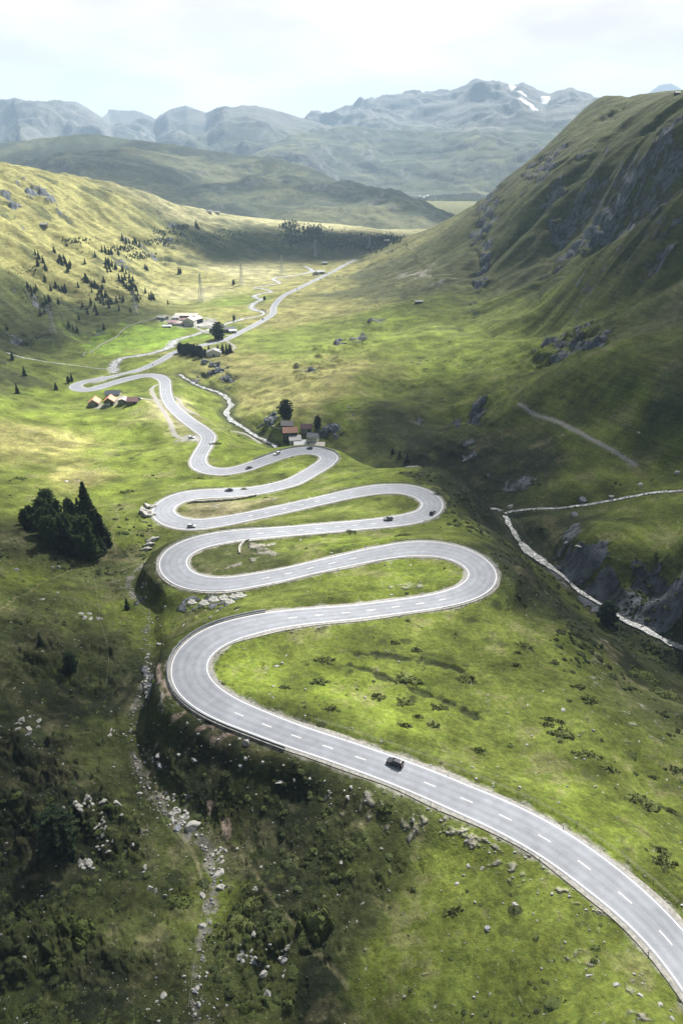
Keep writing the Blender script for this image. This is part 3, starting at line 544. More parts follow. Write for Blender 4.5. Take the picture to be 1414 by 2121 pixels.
gm = mat("alpine_ground", rough=0.95, spec=0.08)
n = gm.node_tree.nodes; l = gm.node_tree.links; b = n['Principled BSDF']
at = n.new('ShaderNodeAttribute'); at.attribute_name = 'albedo'; ar = n.new('ShaderNodeAttribute'); ar.attribute_name = 'rock'; tc = n.new('ShaderNodeTexCoord')
def nz(scale, det, ro, dist=0.0, sc_=(1, 1, 1)):
    a = n.new('ShaderNodeTexNoise'); a.inputs['Scale'].default_value = scale; a.inputs['Detail'].default_value = det; a.inputs['Roughness'].default_value = ro; a.inputs['Distortion'].default_value = dist
    mp = n.new('ShaderNodeMapping'); mp.inputs['Scale'].default_value = sc_; l.new(tc.outputs['Object'], mp.inputs[0]); l.new(mp.outputs[0], a.inputs['Vector']); return a.outputs['Fac']
def rng(v, a0, a1, b0, b1):
    m_ = n.new('ShaderNodeMapRange'); m_.inputs[1].default_value = a0; m_.inputs[2].default_value = a1; m_.inputs[3].default_value = b0; m_.inputs[4].default_value = b1; l.new(v, m_.inputs[0]); return m_.outputs[0]
def mth(op, a, b_):
    m_ = n.new('ShaderNodeMath'); m_.operation = op
    for k, v in enumerate((a, b_)):
        if isinstance(v, (int, float)): m_.inputs[k].default_value = v
        else: l.new(v, m_.inputs[k])
    return m_.outputs[0]
gA = nz(0.045, 13, 0.78); gB = nz(0.8, 7, 0.8)
gT = nz(1.0, 7, 0.75, 0.0, (.030, .030, .42))
gf = mth('MULTIPLY', rng(gT, 0.36, 0.64, 0.70, 1.30), mth('MULTIPLY', rng(gA, 0.36, 0.64, 0.52, 1.50), rng(gB, 0.32, 0.68, 0.50, 1.52)))
rA = nz(0.07, 13, 0.74, 0.4, (1, 1, 1.2))
rf = rng(rA, 0.38, 0.64, 0.28, 1.9)
mf = n.new('ShaderNodeMix'); mf.data_type = 'FLOAT'; l.new(ar.outputs['Fac'], mf.inputs[0]); l.new(gf, mf.inputs[2]); l.new(rf, mf.inputs[3])
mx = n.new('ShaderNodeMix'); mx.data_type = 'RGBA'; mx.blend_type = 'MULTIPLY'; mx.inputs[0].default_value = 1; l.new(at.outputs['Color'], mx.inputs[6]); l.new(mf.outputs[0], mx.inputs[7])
# low tussocks and single stones, as spots of their own
def spots(scale, thr, dens_sc, d0, d1):
    v_ = n.new('ShaderNodeTexVoronoi'); v_.inputs['Scale'].default_value = scale; v_.inputs['Randomness'].default_value = 1.0
    w_ = nz(scale * 2.2, 3, 0.6); ad = n.new('ShaderNodeVectorMath'); ad.operation = 'ADD'; l.new(tc.outputs['Object'], ad.inputs[0]); sc2 = n.new('ShaderNodeVectorMath'); sc2.operation = 'SCALE'; cmb = n.new('ShaderNodeCombineXYZ'); l.new(w_, cmb.inputs[0]); l.new(w_, cmb.inputs[1]); l.new(cmb.outputs[0], sc2.inputs[0]); sc2.inputs['Scale'].default_value = 0.8 / scale; l.new(sc2.outputs[0], ad.inputs[1]); l.new(ad.outputs[0], v_.inputs['Vector'])
    return mth('MULTIPLY', rng(v_.outputs['Distance'], thr, thr * .6, 0.0, 1.0), rng(nz(dens_sc, 5, 0.6), d0, d1, 0.0, 1.0))
for (sc_v, thr_v, ds, d0, d1, col_v, k_v) in ((0.11, 0.30, 0.012, 0.50, 0.60, (.020, .028, .012, 1), .75), (0.45, 0.30, 0.03, 0.48, 0.60, (.028, .038, .013, 1), .6), (0.30, 0.11, 0.02, 0.47, 0.56, (.30, .30, .285, 1), .9)):
    sx = n.new('ShaderNodeMix'); sx.data_type = 'RGBA'; l.new(mth('MULTIPLY', spots(sc_v, thr_v, ds, d0, d1), k_v), sx.inputs[0]); l.new(mx.outputs[2], sx.inputs[6]); sx.inputs[7].default_value = col_v; mx = sx
# tufts lean from green to straw
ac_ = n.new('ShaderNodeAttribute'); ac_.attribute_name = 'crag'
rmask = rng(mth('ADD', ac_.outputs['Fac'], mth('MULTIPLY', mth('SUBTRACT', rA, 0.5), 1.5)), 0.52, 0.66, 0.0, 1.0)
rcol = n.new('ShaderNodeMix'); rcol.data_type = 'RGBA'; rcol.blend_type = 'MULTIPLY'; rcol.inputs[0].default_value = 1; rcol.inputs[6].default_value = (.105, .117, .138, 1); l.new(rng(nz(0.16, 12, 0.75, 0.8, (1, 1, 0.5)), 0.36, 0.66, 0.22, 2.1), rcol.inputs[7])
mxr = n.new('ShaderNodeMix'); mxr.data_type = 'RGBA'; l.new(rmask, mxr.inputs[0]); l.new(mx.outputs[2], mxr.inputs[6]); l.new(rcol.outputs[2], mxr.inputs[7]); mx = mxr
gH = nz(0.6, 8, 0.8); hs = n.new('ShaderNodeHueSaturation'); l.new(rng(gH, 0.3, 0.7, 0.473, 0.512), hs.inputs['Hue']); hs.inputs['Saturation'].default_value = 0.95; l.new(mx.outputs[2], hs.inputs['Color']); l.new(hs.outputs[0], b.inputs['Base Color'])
hh = mth('ADD', mth('MULTIPLY', gT, 1.2), mth('ADD', mth('MULTIPLY', gA, 3.0), mth('MULTIPLY', gB, 0.35))); hr_ = mth('MULTIPLY', mth('MULTIPLY', rA, 9.0), mth('MAXIMUM', ar.outputs['Fac'], rmask))
bp = n.new('ShaderNodeBump'); bp.inputs['Strength'].default_value = 0.75; bp.inputs['Distance'].default_value = 1.0; l.new(mth('ADD', hh, hr_), bp.inputs['Height']); l.new(bp.outputs[0], b.inputs['Normal'])
ground = link("ground", grid_mesh("ground"), gm, kind='structure')

# ------------------------------------------------------------------ road surface, verge and painted lines
def ribbon(name, C, o0, o1, dz, m, kind='structure', i0=0, i1=None, parent=None, zf=None, cols=1):
    C = C[i0:i1]; t = np.gradient(C[:, :2], axis=0); t /= np.linalg.norm(t, axis=1)[:, None] + 1e-9; nn = np.stack([t[:, 1], -t[:, 0]], -1)
    o0 = np.broadcast_to(o0, (len(C),)); o1 = np.broadcast_to(o1, (len(C),)); vs_ = []
    for k in range(cols + 1):
        o = o0 + (o1 - o0) * k / cols; p = C[:, :3].copy(); p[:, :2] += nn * o[:, None]
        if zf is not None: p[:, 2] = zf(p[:, 0], p[:, 1])
        p[:, 2] += dz; vs_.append(p)
    V = np.stack(vs_, 1).reshape(-1, 3); w = cols + 1
    F = [(i * w + k, i * w + k + 1, (i + 1) * w + k + 1, (i + 1) * w + k) for i in range(len(C) - 1) for k in range(cols)]
    me = bpy.data.meshes.new(name); me.from_pydata(V.tolist(), [], [f[::-1] for f in F]); me.update()
    return me
asph = mat("asphalt", rough=0.85, spec=0.25); noise_var(asph, (.218, .234, .268), 0.35, 0.88, 1.12, detail=8, bump=0.15, bscale=6, dist=0.03)
grav = mat("roadside_gravel", rough=0.95); noise_var(grav, (.245, .24, .225), 1.3, 0.6, 1.35, detail=8, bump=0.6, bscale=3, dist=0.2)
paint = mat("road_paint", rough=0.7); noise_var(paint, (.78, .78, .78), 0.8, 0.85, 1.08)
hw = RC[:, 3] / 2
rw = smooth(np.stack([hw + 0.9 + 0.5 * np.sin(np.arange(len(hw)) * 0.13) ** 2], -1), 3)[:, 0]
wv1 = np.array([float(perlin(np.array([k * 0.11]), np.array([3.3]))[0]) for k in range(len(hw))]); wv2 = np.roll(wv1, 37)
link("road_verge", ribbon("road_verge", RC, -rw - 0.25 - 0.5 * wv1, rw + 0.25 + 0.5 * wv2, -0.05, grav, cols=4), grav, kind='structure')
rme = ribbon("road", RC, -hw - 0.45, hw + 0.45, 0.0, asph, cols=16)
at = rme.attributes.new('across', 'FLOAT', 'POINT'); at.data.foreach_set('value', np.tile(np.linspace(-1, 1, 17), len(RC)).astype(np.float32))
link("road", rme, asph, kind='structure')
n = asph.node_tree.nodes; l = asph.node_tree.links; b = n['Principled BSDF']
aa = n.new('ShaderNodeAttribute'); aa.attribute_name = 'across'; ab = n.new('ShaderNodeMath'); ab.operation = 'ABSOLUTE'; l.new(aa.outputs['Fac'], ab.inputs[0])
cr = n.new('ShaderNodeValToRGB'); e = cr.color_ramp.elements; e[0].position = 0.0; e[0].color = (.86,) * 3 + (1,); e[1].position = 1.0; e[1].color = (1.05,) * 3 + (1,)
for p_, v_ in ((.05, 1.0), (.22, .84), (.45, 1.04), (.68, .86), (.85, 1.02)): q_ = e.new(p_); q_.color = (v_, v_, v_, 1)
l.new(ab.outputs[0], cr.inputs[0]); tc = n.new('ShaderNodeTexCoord'); nb = n.new('ShaderNodeTexNoise'); nb.inputs['Scale'].default_value = 0.06; nb.inputs['Detail'].default_value = 9; nb.inputs['Roughness'].default_value = 0.7; l.new(tc.outputs['Object'], nb.inputs['Vector'])
vor = n.new('ShaderNodeTexVoronoi'); vor.feature = 'DISTANCE_TO_EDGE'; vor.inputs['Scale'].default_value = 0.16; l.new(tc.outputs['Object'], vor.inputs['Vector'])
sm = n.new('ShaderNodeMapRange'); sm.inputs[1].default_value = 0.0; sm.inputs[2].default_value = 0.012; sm.inputs[3].default_value = 0.88; sm.inputs[4].default_value = 1.0; l.new(vor.outputs['Distance'], sm.inputs[0])
mr = n.new('ShaderNodeMapRange'); mr.inputs[1].default_value = 0.32; mr.inputs[2].default_value = 0.68; mr.inputs[3].default_value = 0.86; mr.inputs[4].default_value = 1.12; l.new(nb.outputs['Fac'], mr.inputs[0])
m1 = n.new('ShaderNodeMath'); m1.operation = 'MULTIPLY'; l.new(mr.outputs[0], m1.inputs[0]); l.new(sm.outputs[0], m1.inputs[1])
old = b.inputs['Base Color'].links[0].from_socket
for s_ in (cr.outputs[0], m1.outputs[0]):
    m2 = n.new('ShaderNodeMix'); m2.data_type = 'RGBA'; m2.blend_type = 'MULTIPLY'; m2.inputs[0].default_value = 1; l.new(old, m2.inputs[6]); l.new(s_, m2.inputs[7]); old = m2.outputs[2]
l.new(old, b.inputs['Base Color'])
def joinmesh(name, ms):
    V = []; F = []
    for me in ms:
        b = len(V); V += [tuple(v.co) for v in me.vertices]; F += [tuple(b + i for i in p.vertices) for p in me.polygons]; bpy.data.meshes.remove(me)
    me = bpy.data.meshes.new(name); me.from_pydata(V, [], F); me.update(); return me
lw = 0.20
link("edge_lines", joinmesh("edge_lines", [ribbon("a", RC, -hw - lw / 2, -hw + lw / 2, 0.025, paint), ribbon("b", RC, hw - lw / 2, hw + lw / 2, 0.025, paint)]), paint, kind='structure')
RS = np.concatenate([[0], np.cumsum(np.linalg.norm(np.diff(RC[:, :3], axis=0), axis=1))])
def at_s(s):
    return np.array([np.interp(s, RS, RC[:, k]) for k in range(4)])
dm = []
s = 4.0
while s < RS[-1] - 10:
    if True:
        C = np.array([at_s(s + k * 0.75) for k in range(5)])
        if C[2, 3] < 9.3: dm.append(ribbon("d", C, -0.09, 0.09, 0.025, paint))
    s += 9.3
link("centre_dashes", joinmesh("centre_dashes", dm), paint, kind='structure')

# ------------------------------------------------------------------ water
wat = mat("stream_water", rough=0.25, spec=0.5)
n = wat.node_tree.nodes; l = wat.node_tree.links; b = n['Principled BSDF']
tc = n.new('ShaderNodeTexCoord'); ns = n.new('ShaderNodeTexNoise'); ns.inputs['Scale'].default_value = 0.5; ns.inputs['Detail'].default_value = 8; ns.inputs['Roughness'].default_value = 0.7; ns.inputs['Distortion'].default_value = 1.2
l.new(tc.outputs['Object'], ns.inputs['Vector']); cr = n.new('ShaderNodeValToRGB')
cr.color_ramp.elements[0].position = 0.49; cr.color_ramp.elements[0].color = (.10, .115, .12, 1); cr.color_ramp.elements[1].position = 0.64; cr.color_ramp.elements[1].color = (.80, .81, .82, 1)
l.new(ns.outputs['Fac'], cr.inputs[0]); l.new(cr.outputs[0], b.inputs['Base Color'])
bp = n.new('ShaderNodeBump'); bp.inputs['Strength'].default_value = 0.5; bp.inputs['Distance'].default_value = 0.3; l.new(ns.outputs['Fac'], bp.inputs['Height']); l.new(bp.outputs[0], b.inputs['Normal'])
b.inputs['Roughness'].default_value = 0.5
def wob(A, ph):
    k = np.arange(len(A)); return np.maximum(.35, 1 + 0.9 * perlin(k * 0.17 + ph * 7, k * 0 + ph) + 0.6 * perlin(k * 0.45 + ph * 3, k * 0 - ph))
for nm, A, dz in (("river", GO, -0.25), ("side_stream", SI, -0.25), ("valley_stream", VA, -0.2), ("hillside_stream", LE, -0.2)):
    kw = 0.85 if A is VA else (0.52 if A is GO else .6)
    link(nm, ribbon(nm, A, -kw * A[:, 3] * wob(A, 1), kw * A[:, 3] * wob(A, 2), dz, wat, cols=2), wat, kind='structure')

for nm, C_ in LN:
    link(nm, ribbon(nm, C_, -C_[:, 3], C_[:, 3], 0.12, grav, cols=3, zf=zs), grav, kind='structure')

# ------------------------------------------------------------------ unseen cloud sheets added above the frame, shaped to lay the patches of shade
CLZ = 1900.0
SH = """0,350,0 150,400,0 300,450,0 450,460,0 600,460,0 720,465,0 100,500,0 250,520,0 350,560,0 420,590,0 500,570,.1 560,600,.2 450,650,.15 300,700,.2 200,740,.3 550,500,1 650,500,1 750,500,1 470,510,1 620,530,.9
0,620,.4 100,650,.65 200,680,.6 60,700,.75 250,640,.6 0,560,.1
700,620,.3 650,700,.3 600,780,.3 550,850,.3 500,780,.3 480,900,.35 700,560,.3 800,520,.3
0,800,.3 100,850,.1 200,900,0 100,950,0 300,850,.1 300,950,0 400,850,.1 380,980,.1 250,1020,.1
850,680,.2 950,700,.2 1000,730,.35 800,640,.35 900,620,.6 750,750,.4 1050,690,.5 1150,720,.6 1050,800,.7 900,800,.9 800,850,.6 700,880,.8 950,870,1 1100,880,.9 1200,800,.7 1300,850,1 1400,850,1 1250,950,.9 1350,750,.9 1400,650,.85 1200,650,.6 1000,560,.5 850,570,.35 950,480,.45 1100,500,.55 1100,400,.4 1200,500,.6 1300,400,.45 1200,300,.4 1300,230,.3 1400,300,.5 1400,500,.7 1000,1000,1 1100,960,.9 1200,1000,.7 1300,1000,.5 1400,1000,.5
1000,1080,.9 1100,1130,.9 1200,1100,.7 1300,1100,.35 1400,1120,.35 1250,1200,1 1350,1280,1 1150,1250,.8 1250,1330,.7 1400,1400,.7
500,1000,.15 700,980,.15 850,1000,.25 600,1050,.15 400,1050,.15 800,1060,.25 500,1150,.2 700,1110,.2 900,1130,.3 950,1180,.3 600,1200,.2 800,1220,.2 950,1250,.25 700,1300,.2 400,1360,.25 600,1400,.1 800,1400,.1 1000,1400,.15 1150,1400,.3 900,1550,.1 1100,1600,.05 1250,1600,.15 1400,1650,.15 1000,1650,.1 1300,1850,.15 800,1580,.1 550,1500,.3
1100,1850,.4 1000,2000,.5 1300,2050,.45 900,1750,.5 800,1850,.6 800,2000,.75 700,1700,.66 600,1750,.74 600,1900,.74 650,2050,.74 500,1600,.74 450,1700,.74 400,1550,.74 300,1500,.74 500,2000,.74 400,2000,.66 300,1950,.74 430,1850,.7 200,2000,.74 100,2000,.74 50,1850,.66 150,1900,.66 250,1750,.74 100,1700,.74 50,1600,.74 200,1550,.74 100,1450,.74 250,1400,.74 50,1350,.74 200,1300,.66 100,1250,.6 30,1220,.5 280,1250,.7 300,1330,.66 330,1260,.6 200,1200,.6 250,1150,.5 100,1150,.74 20,1130,.74 300,1100,.35 50,1050,.5
-200,1000,.3 -300,1500,1 -300,2000,1 700,2300,1 1300,2300,.6 1600,1700,.5 1600,1200,.9 1600,800,1 1600,400,1 -300,600,.3
200,280,0 350,300,.5 100,320,.7 250,340,.6 450,350,.2 550,380,.7 650,400,.35 750,420,.6 850,430,.8 500,430,.3 700,440,.1 350,330,.3 600,360,.3 400,400,.7 850,405,.1 950,405,.2"""
sp_ = []
for q in SH.split():
    x, y, v = map(float, q.split(',')); h_ = hit(x, y); sp_.append((math.atan2(h_[0], h_[1]), math.log(math.hypot(h_[0], h_[1])), v))
sp_ = np.array(sp_)
def ground_z(x, y):
    a = np.arctan2(x, y); r = np.hypot(x, y); l_ = np.log(np.maximum(r, 40))
    i = np.clip(((a - CA[0]) / (CA[1] - CA[0])).astype(int), 0, len(CA) - 1); j = np.clip(((l_ - CL[0]) / (CL[1] - CL[0])).astype(int), 0, len(CL) - 1)
    return ZC[j, i]
def shade_sheet(name, x0, x1, y0, y1, st, zfix=None):
    gx, gy = np.meshgrid(np.arange(x0, x1, st), np.arange(y0, y1, st)); zg = np.full(gx.shape, 120.0)
    for _ in range(6):
        k = (CLZ - zg) / SUN[2]; qx = gx - SUN[0] * k; qy = gy - SUN[1] * k; zg = 0.5 * zg + 0.5 * ground_z(qx, np.maximum(qy, 30))
    a = np.arctan2(qx, np.maximum(qy, 20)); l_ = np.log(np.hypot(qx, np.maximum(qy, 20)))
    num = np.zeros(gx.shape); den = np.zeros(gx.shape)
    for s_ in sp_:
        w = 1 / ((a - s_[0]) ** 2 + (l_ - s_[1]) ** 2 * 1.3 + 1e-4) ** 2.2; num += w * s_[2]; den += w
    d = num / den
    d = d + 0.10 * fbm(gx, gy, 420, 4, 0.55, None, 33.)
    d = np.clip(d, 0, 1) * 0.9; return gx, gy, d
def shade_cloud_mesh(name, pieces):
    V = []; F = []; A = []
    for (gx, gy, d) in pieces:
        h, w = gx.shape
        for sgn in (-1, 1):
            b = len(V); z = CLZ + (0 if sgn < 0 else 1) * (4 + 90 * d ** 0.7) + (20 * fbm(gx, gy, 160, 4, 0.5, None, 3.) if sgn > 0 else 8 * fbm(gx, gy, 90, 3, 0.5, None, 5.))
            V += np.stack([gx, gy, z], -1).reshape(-1, 3).tolist(); A += d.ravel().tolist()
            F += [(b + j * w + i, b + j * w + i + 1, b + (j + 1) * w + i + 1, b + (j + 1) * w + i) for j in range(h - 1) for i in range(w - 1) if max(d[j, i], d[j + 1, i + 1], d[j, i + 1], d[j + 1, i]) > 0.06]
    me = bpy.data.meshes.new(name); me.from_pydata(V, [], F); me.update()
    at = me.attributes.new('shade_amount', 'FLOAT', 'POINT'); at.data.foreach_set('value', np.array(A, np.float32)); return me
cm = bpy.data.materials.new("shade_cloud"); cm.use_nodes = True; n = cm.node_tree.nodes; l = cm.node_tree.links; n.clear()
mo = n.new('ShaderNodeOutputMaterial'); mx = n.new('ShaderNodeMixShader'); tr = n.new('ShaderNodeBsdfTransparent'); tl = n.new('ShaderNodeBsdfTranslucent'); tl.inputs[0].default_value = (.80, .84, .90, 1); dd = n.new('ShaderNodeBsdfDiffuse'); dd.inputs[0].default_value = (.8, .8, .8, 1); df = n.new('ShaderNodeMixShader'); df.inputs[0].default_value = 0.16; l.new(dd.outputs[0], df.inputs[1]); l.new(tl.outputs[0], df.inputs[2])
ca = n.new('ShaderNodeAttribute'); ca.attribute_name = 'shade_amount'; mr = n.new('ShaderNodeMapRange'); mr.inputs[1].default_value = 0.08; mr.inputs[2].default_value = 1.0; mr.inputs[3].default_value = 0; mr.inputs[4].default_value = 0.82
l.new(ca.outputs['Fac'], mr.inputs[0]); l.new(mr.outputs[0], mx.inputs[0]); l.new(tr.outputs[0], mx.inputs[1]); l.new(df.outputs[0], mx.inputs[2]); l.new(mx.outputs[0], mo.inputs[0])
k0 = (CLZ - 150) / SUN[2]; ox, oy = SUN[0] * k0, SUN[1] * k0
link("shade_clouds", shade_cloud_mesh("shade_clouds", [shade_sheet("c", ox - 420, ox + 600, oy + 10, oy + 900, 12), shade_sheet("c", ox - 2800, ox + 3000, oy + 888, 7600, 60)]), cm, kind='stuff')

# ------------------------------------------------------------------ the air
hz = bpy.data.materials.new("mountain_air"); hz.use_nodes = True; n = hz.node_tree.nodes; l = hz.node_tree.links; n.clear()
mo = n.new('ShaderNodeOutputMaterial'); pv = n.new('ShaderNodeVolumePrincipled'); pv.inputs['Density'].default_value = 6.8e-5; pv.inputs['Color'].default_value = (.54, .74, 1.0, 1); pv.inputs['Anisotropy'].default_value = 0.0
l.new(pv.outputs[0], mo.inputs['Volume'])
zlo = float(Z.min()) - 1.0; zhi = max(float(Z.max()), 320.0) + 40
def boxm(name, x0, x1, y0, y1, z0, z1):
    V = [(x, y, z) for z in (z0, z1) for y in (y0, y1) for x in (x0, x1)]
    F = [(0, 2, 3, 1), (4, 5, 7, 6), (0, 1, 5, 4), (2, 6, 7, 3), (0, 4, 6, 2), (1, 3, 7, 5)]
    me = bpy.data.meshes.new(name); me.from_pydata(V, [], F); me.update(); return me
link("haze", boxm("haze", -9700, 9700, -60, 16500, zlo, zhi), hz, kind='stuff')
print("land z", zlo, zhi)

# ------------------------------------------------------------------ builders
rnd = random.Random(11)
def mesh(name, V, F, mats=None, mi=None, smooth_=False):
    me = bpy.data.meshes.new(name); me.from_pydata([tuple(map(float, v)) for v in V], [], F)
    if mats:
        for m_ in mats: me.materials.append(m_)
        if mi is not None: me.polygons.foreach_set('material_index', np.array(mi, np.int32))
    if smooth_: me.polygons.foreach_set('use_smooth', np.ones(len(F), bool))
    me.update(); return me
def box(V, F, x0, x1, y0, y1, z0, z1):
    b = len(V); V += [(x, y, z) for z in (z0, z1) for y in (y0, y1) for x in (x0, x1)]
    F += [tuple(b + i for i in f) for f in ((0, 2, 3, 1), (4, 5, 7, 6), (0, 1, 5, 4), (2, 6, 7, 3), (0, 4, 6, 2), (1, 3, 7, 5))]
def bar(V, F, p, q, w):
    p = np.array(p, float); q = np.array(q, float); d = q - p; L = np.linalg.norm(d); d /= L
    a = np.cross(d, [0, 0, 1.0]); a = a / np.linalg.norm(a) if np.linalg.norm(a) > .05 else np.array([1.0, 0, 0]); c = np.cross(d, a)
    b = len(V)
    for e in (p, q):
        for s, t in ((-1, -1), (1, -1), (1, 1), (-1, 1)): V.append(tuple(e + a * s * w / 2 + c * t * w / 2))
    F += [tuple(b + i for i in f) for f in ((0, 1, 2, 3), (7, 6, 5, 4), (0, 4, 5, 1), (1, 5, 6, 2), (2, 6, 7, 3), (3, 7, 4, 0))]
def top(name, label, cat, loc, rz=0.0, group=None, sc_=1.0):
    o = bpy.data.objects.new(name, None); COL.objects.link(o); o.empty_display_size = 0.5
    o.location = loc; o.rotation_euler = (0, 0, rz); o.scale = (sc_,) * 3; o['label'] = label; o['category'] = cat
    if group: o['group'] = group
    return o
def place(x, y, sink=0.0):
    p = ghit(x, y); return (float(p[0]), float(p[1]), float(p[2]) - sink)
def mpp(p): return float(math.sqrt(p[0] ** 2 + p[1] ** 2 + (p[2] - 300) ** 2)) / 1414 * 1.03   # metres per pixel of the photograph there
def copy_tree(o, loc, rz=0.0, scl=None, label=None, group=None):
    c = o.copy(); COL.objects.link(c); c.location = loc; c.rotation_euler = (0, 0, rz)
    if scl is not None: c.scale = scl if isinstance(scl, tuple) else (scl,) * 3
    if label: c['label'] = label
    if group: c['group'] = group
    elif 'group' in c.keys(): del c['group']
    for ch in o.children:
        d = ch.copy(); COL.objects.link(d); d.parent = c
        for g_ in ch.children:
            e = g_.copy(); COL.objects.link(e); e.parent = d
    return c

# ------------------------------------------------------------------ rocks
rockm = mat("pale_granite", rough=0.9, spec=0.2); noise_var(rockm, (.34, .34, .325), 1.2, 0.35, 1.35, detail=9, bump=0.6, bscale=2.5, dist=0.25, rough=0.7)
rockd = mat("slate_grey_rock", rough=0.9, spec=0.2); noise_var(rockd, (.20, .22, .25), 1.0, 0.45, 1.4, detail=9, bump=0.6, bscale=2.5, dist=0.25, rough=0.7)
def rock_mesh(name, seed, div=3, m=None, flat=0.75, rough_=0.13):
    import bmesh
    r_ = random.Random(seed); bm = bmesh.new(); bmesh.ops.create_icosphere(bm, subdivisions=div, radius=0.5)
    pl = []
    for k in range(13):
        d = Vector((r_.gauss(0, 1), r_.gauss(0, 1), r_.gauss(0, .8))).normalized(); pl.append((d, r_.uniform(.2, .40)))
    for v in bm.verts:
        c = v.co.copy()
        for d, h in pl:
            e = c.dot(d)
            if e > h: c -= d * (e - h)
        k = float(perlin(np.array([c.x * 4 + seed]), np.array([c.y * 4 + c.z * 3]))[0]) + 0.5 * float(perlin(np.array([c.x * 9 + seed]), np.array([c.y * 9 - c.z * 8]))[0])
        v.co = c * (1 + rough_ * k); v.co.z = v.co.z * flat + 0.12
    me = bpy.data.meshes.new(name); bm.to_mesh(me); bm.free(); me.materials.append(m or rockm); return me
RK = [rock_mesh("boulder", 20 + k, 3) for k in range(7)]; RKD = [rock_mesh("boulder", 60 + k, 3, rockd) for k in range(3)]
RKS = [rock_mesh("boulder", 90 + k, 2) for k in range(5)]
def boulder(x, y, wpx, label, asp=1.0, tall=1.0, dark=False, group=None, small=False, rz=None):
    p = ghit(x, y + wpx * 0.15); s = wpx * mpp(p) * 1.08
    me = rnd.choice(RKD if dark else (RKS if small else RK))
    o = link("boulder", me, None, label=label, cat="boulder", group=group)
    o.location = (p[0], p[1], p[2] - 0.13 * s); o.rotation_euler = (0, 0, rnd.uniform(0, 6.28) if rz is None else rz); o.scale = (s, s * asp, s * tall); return o
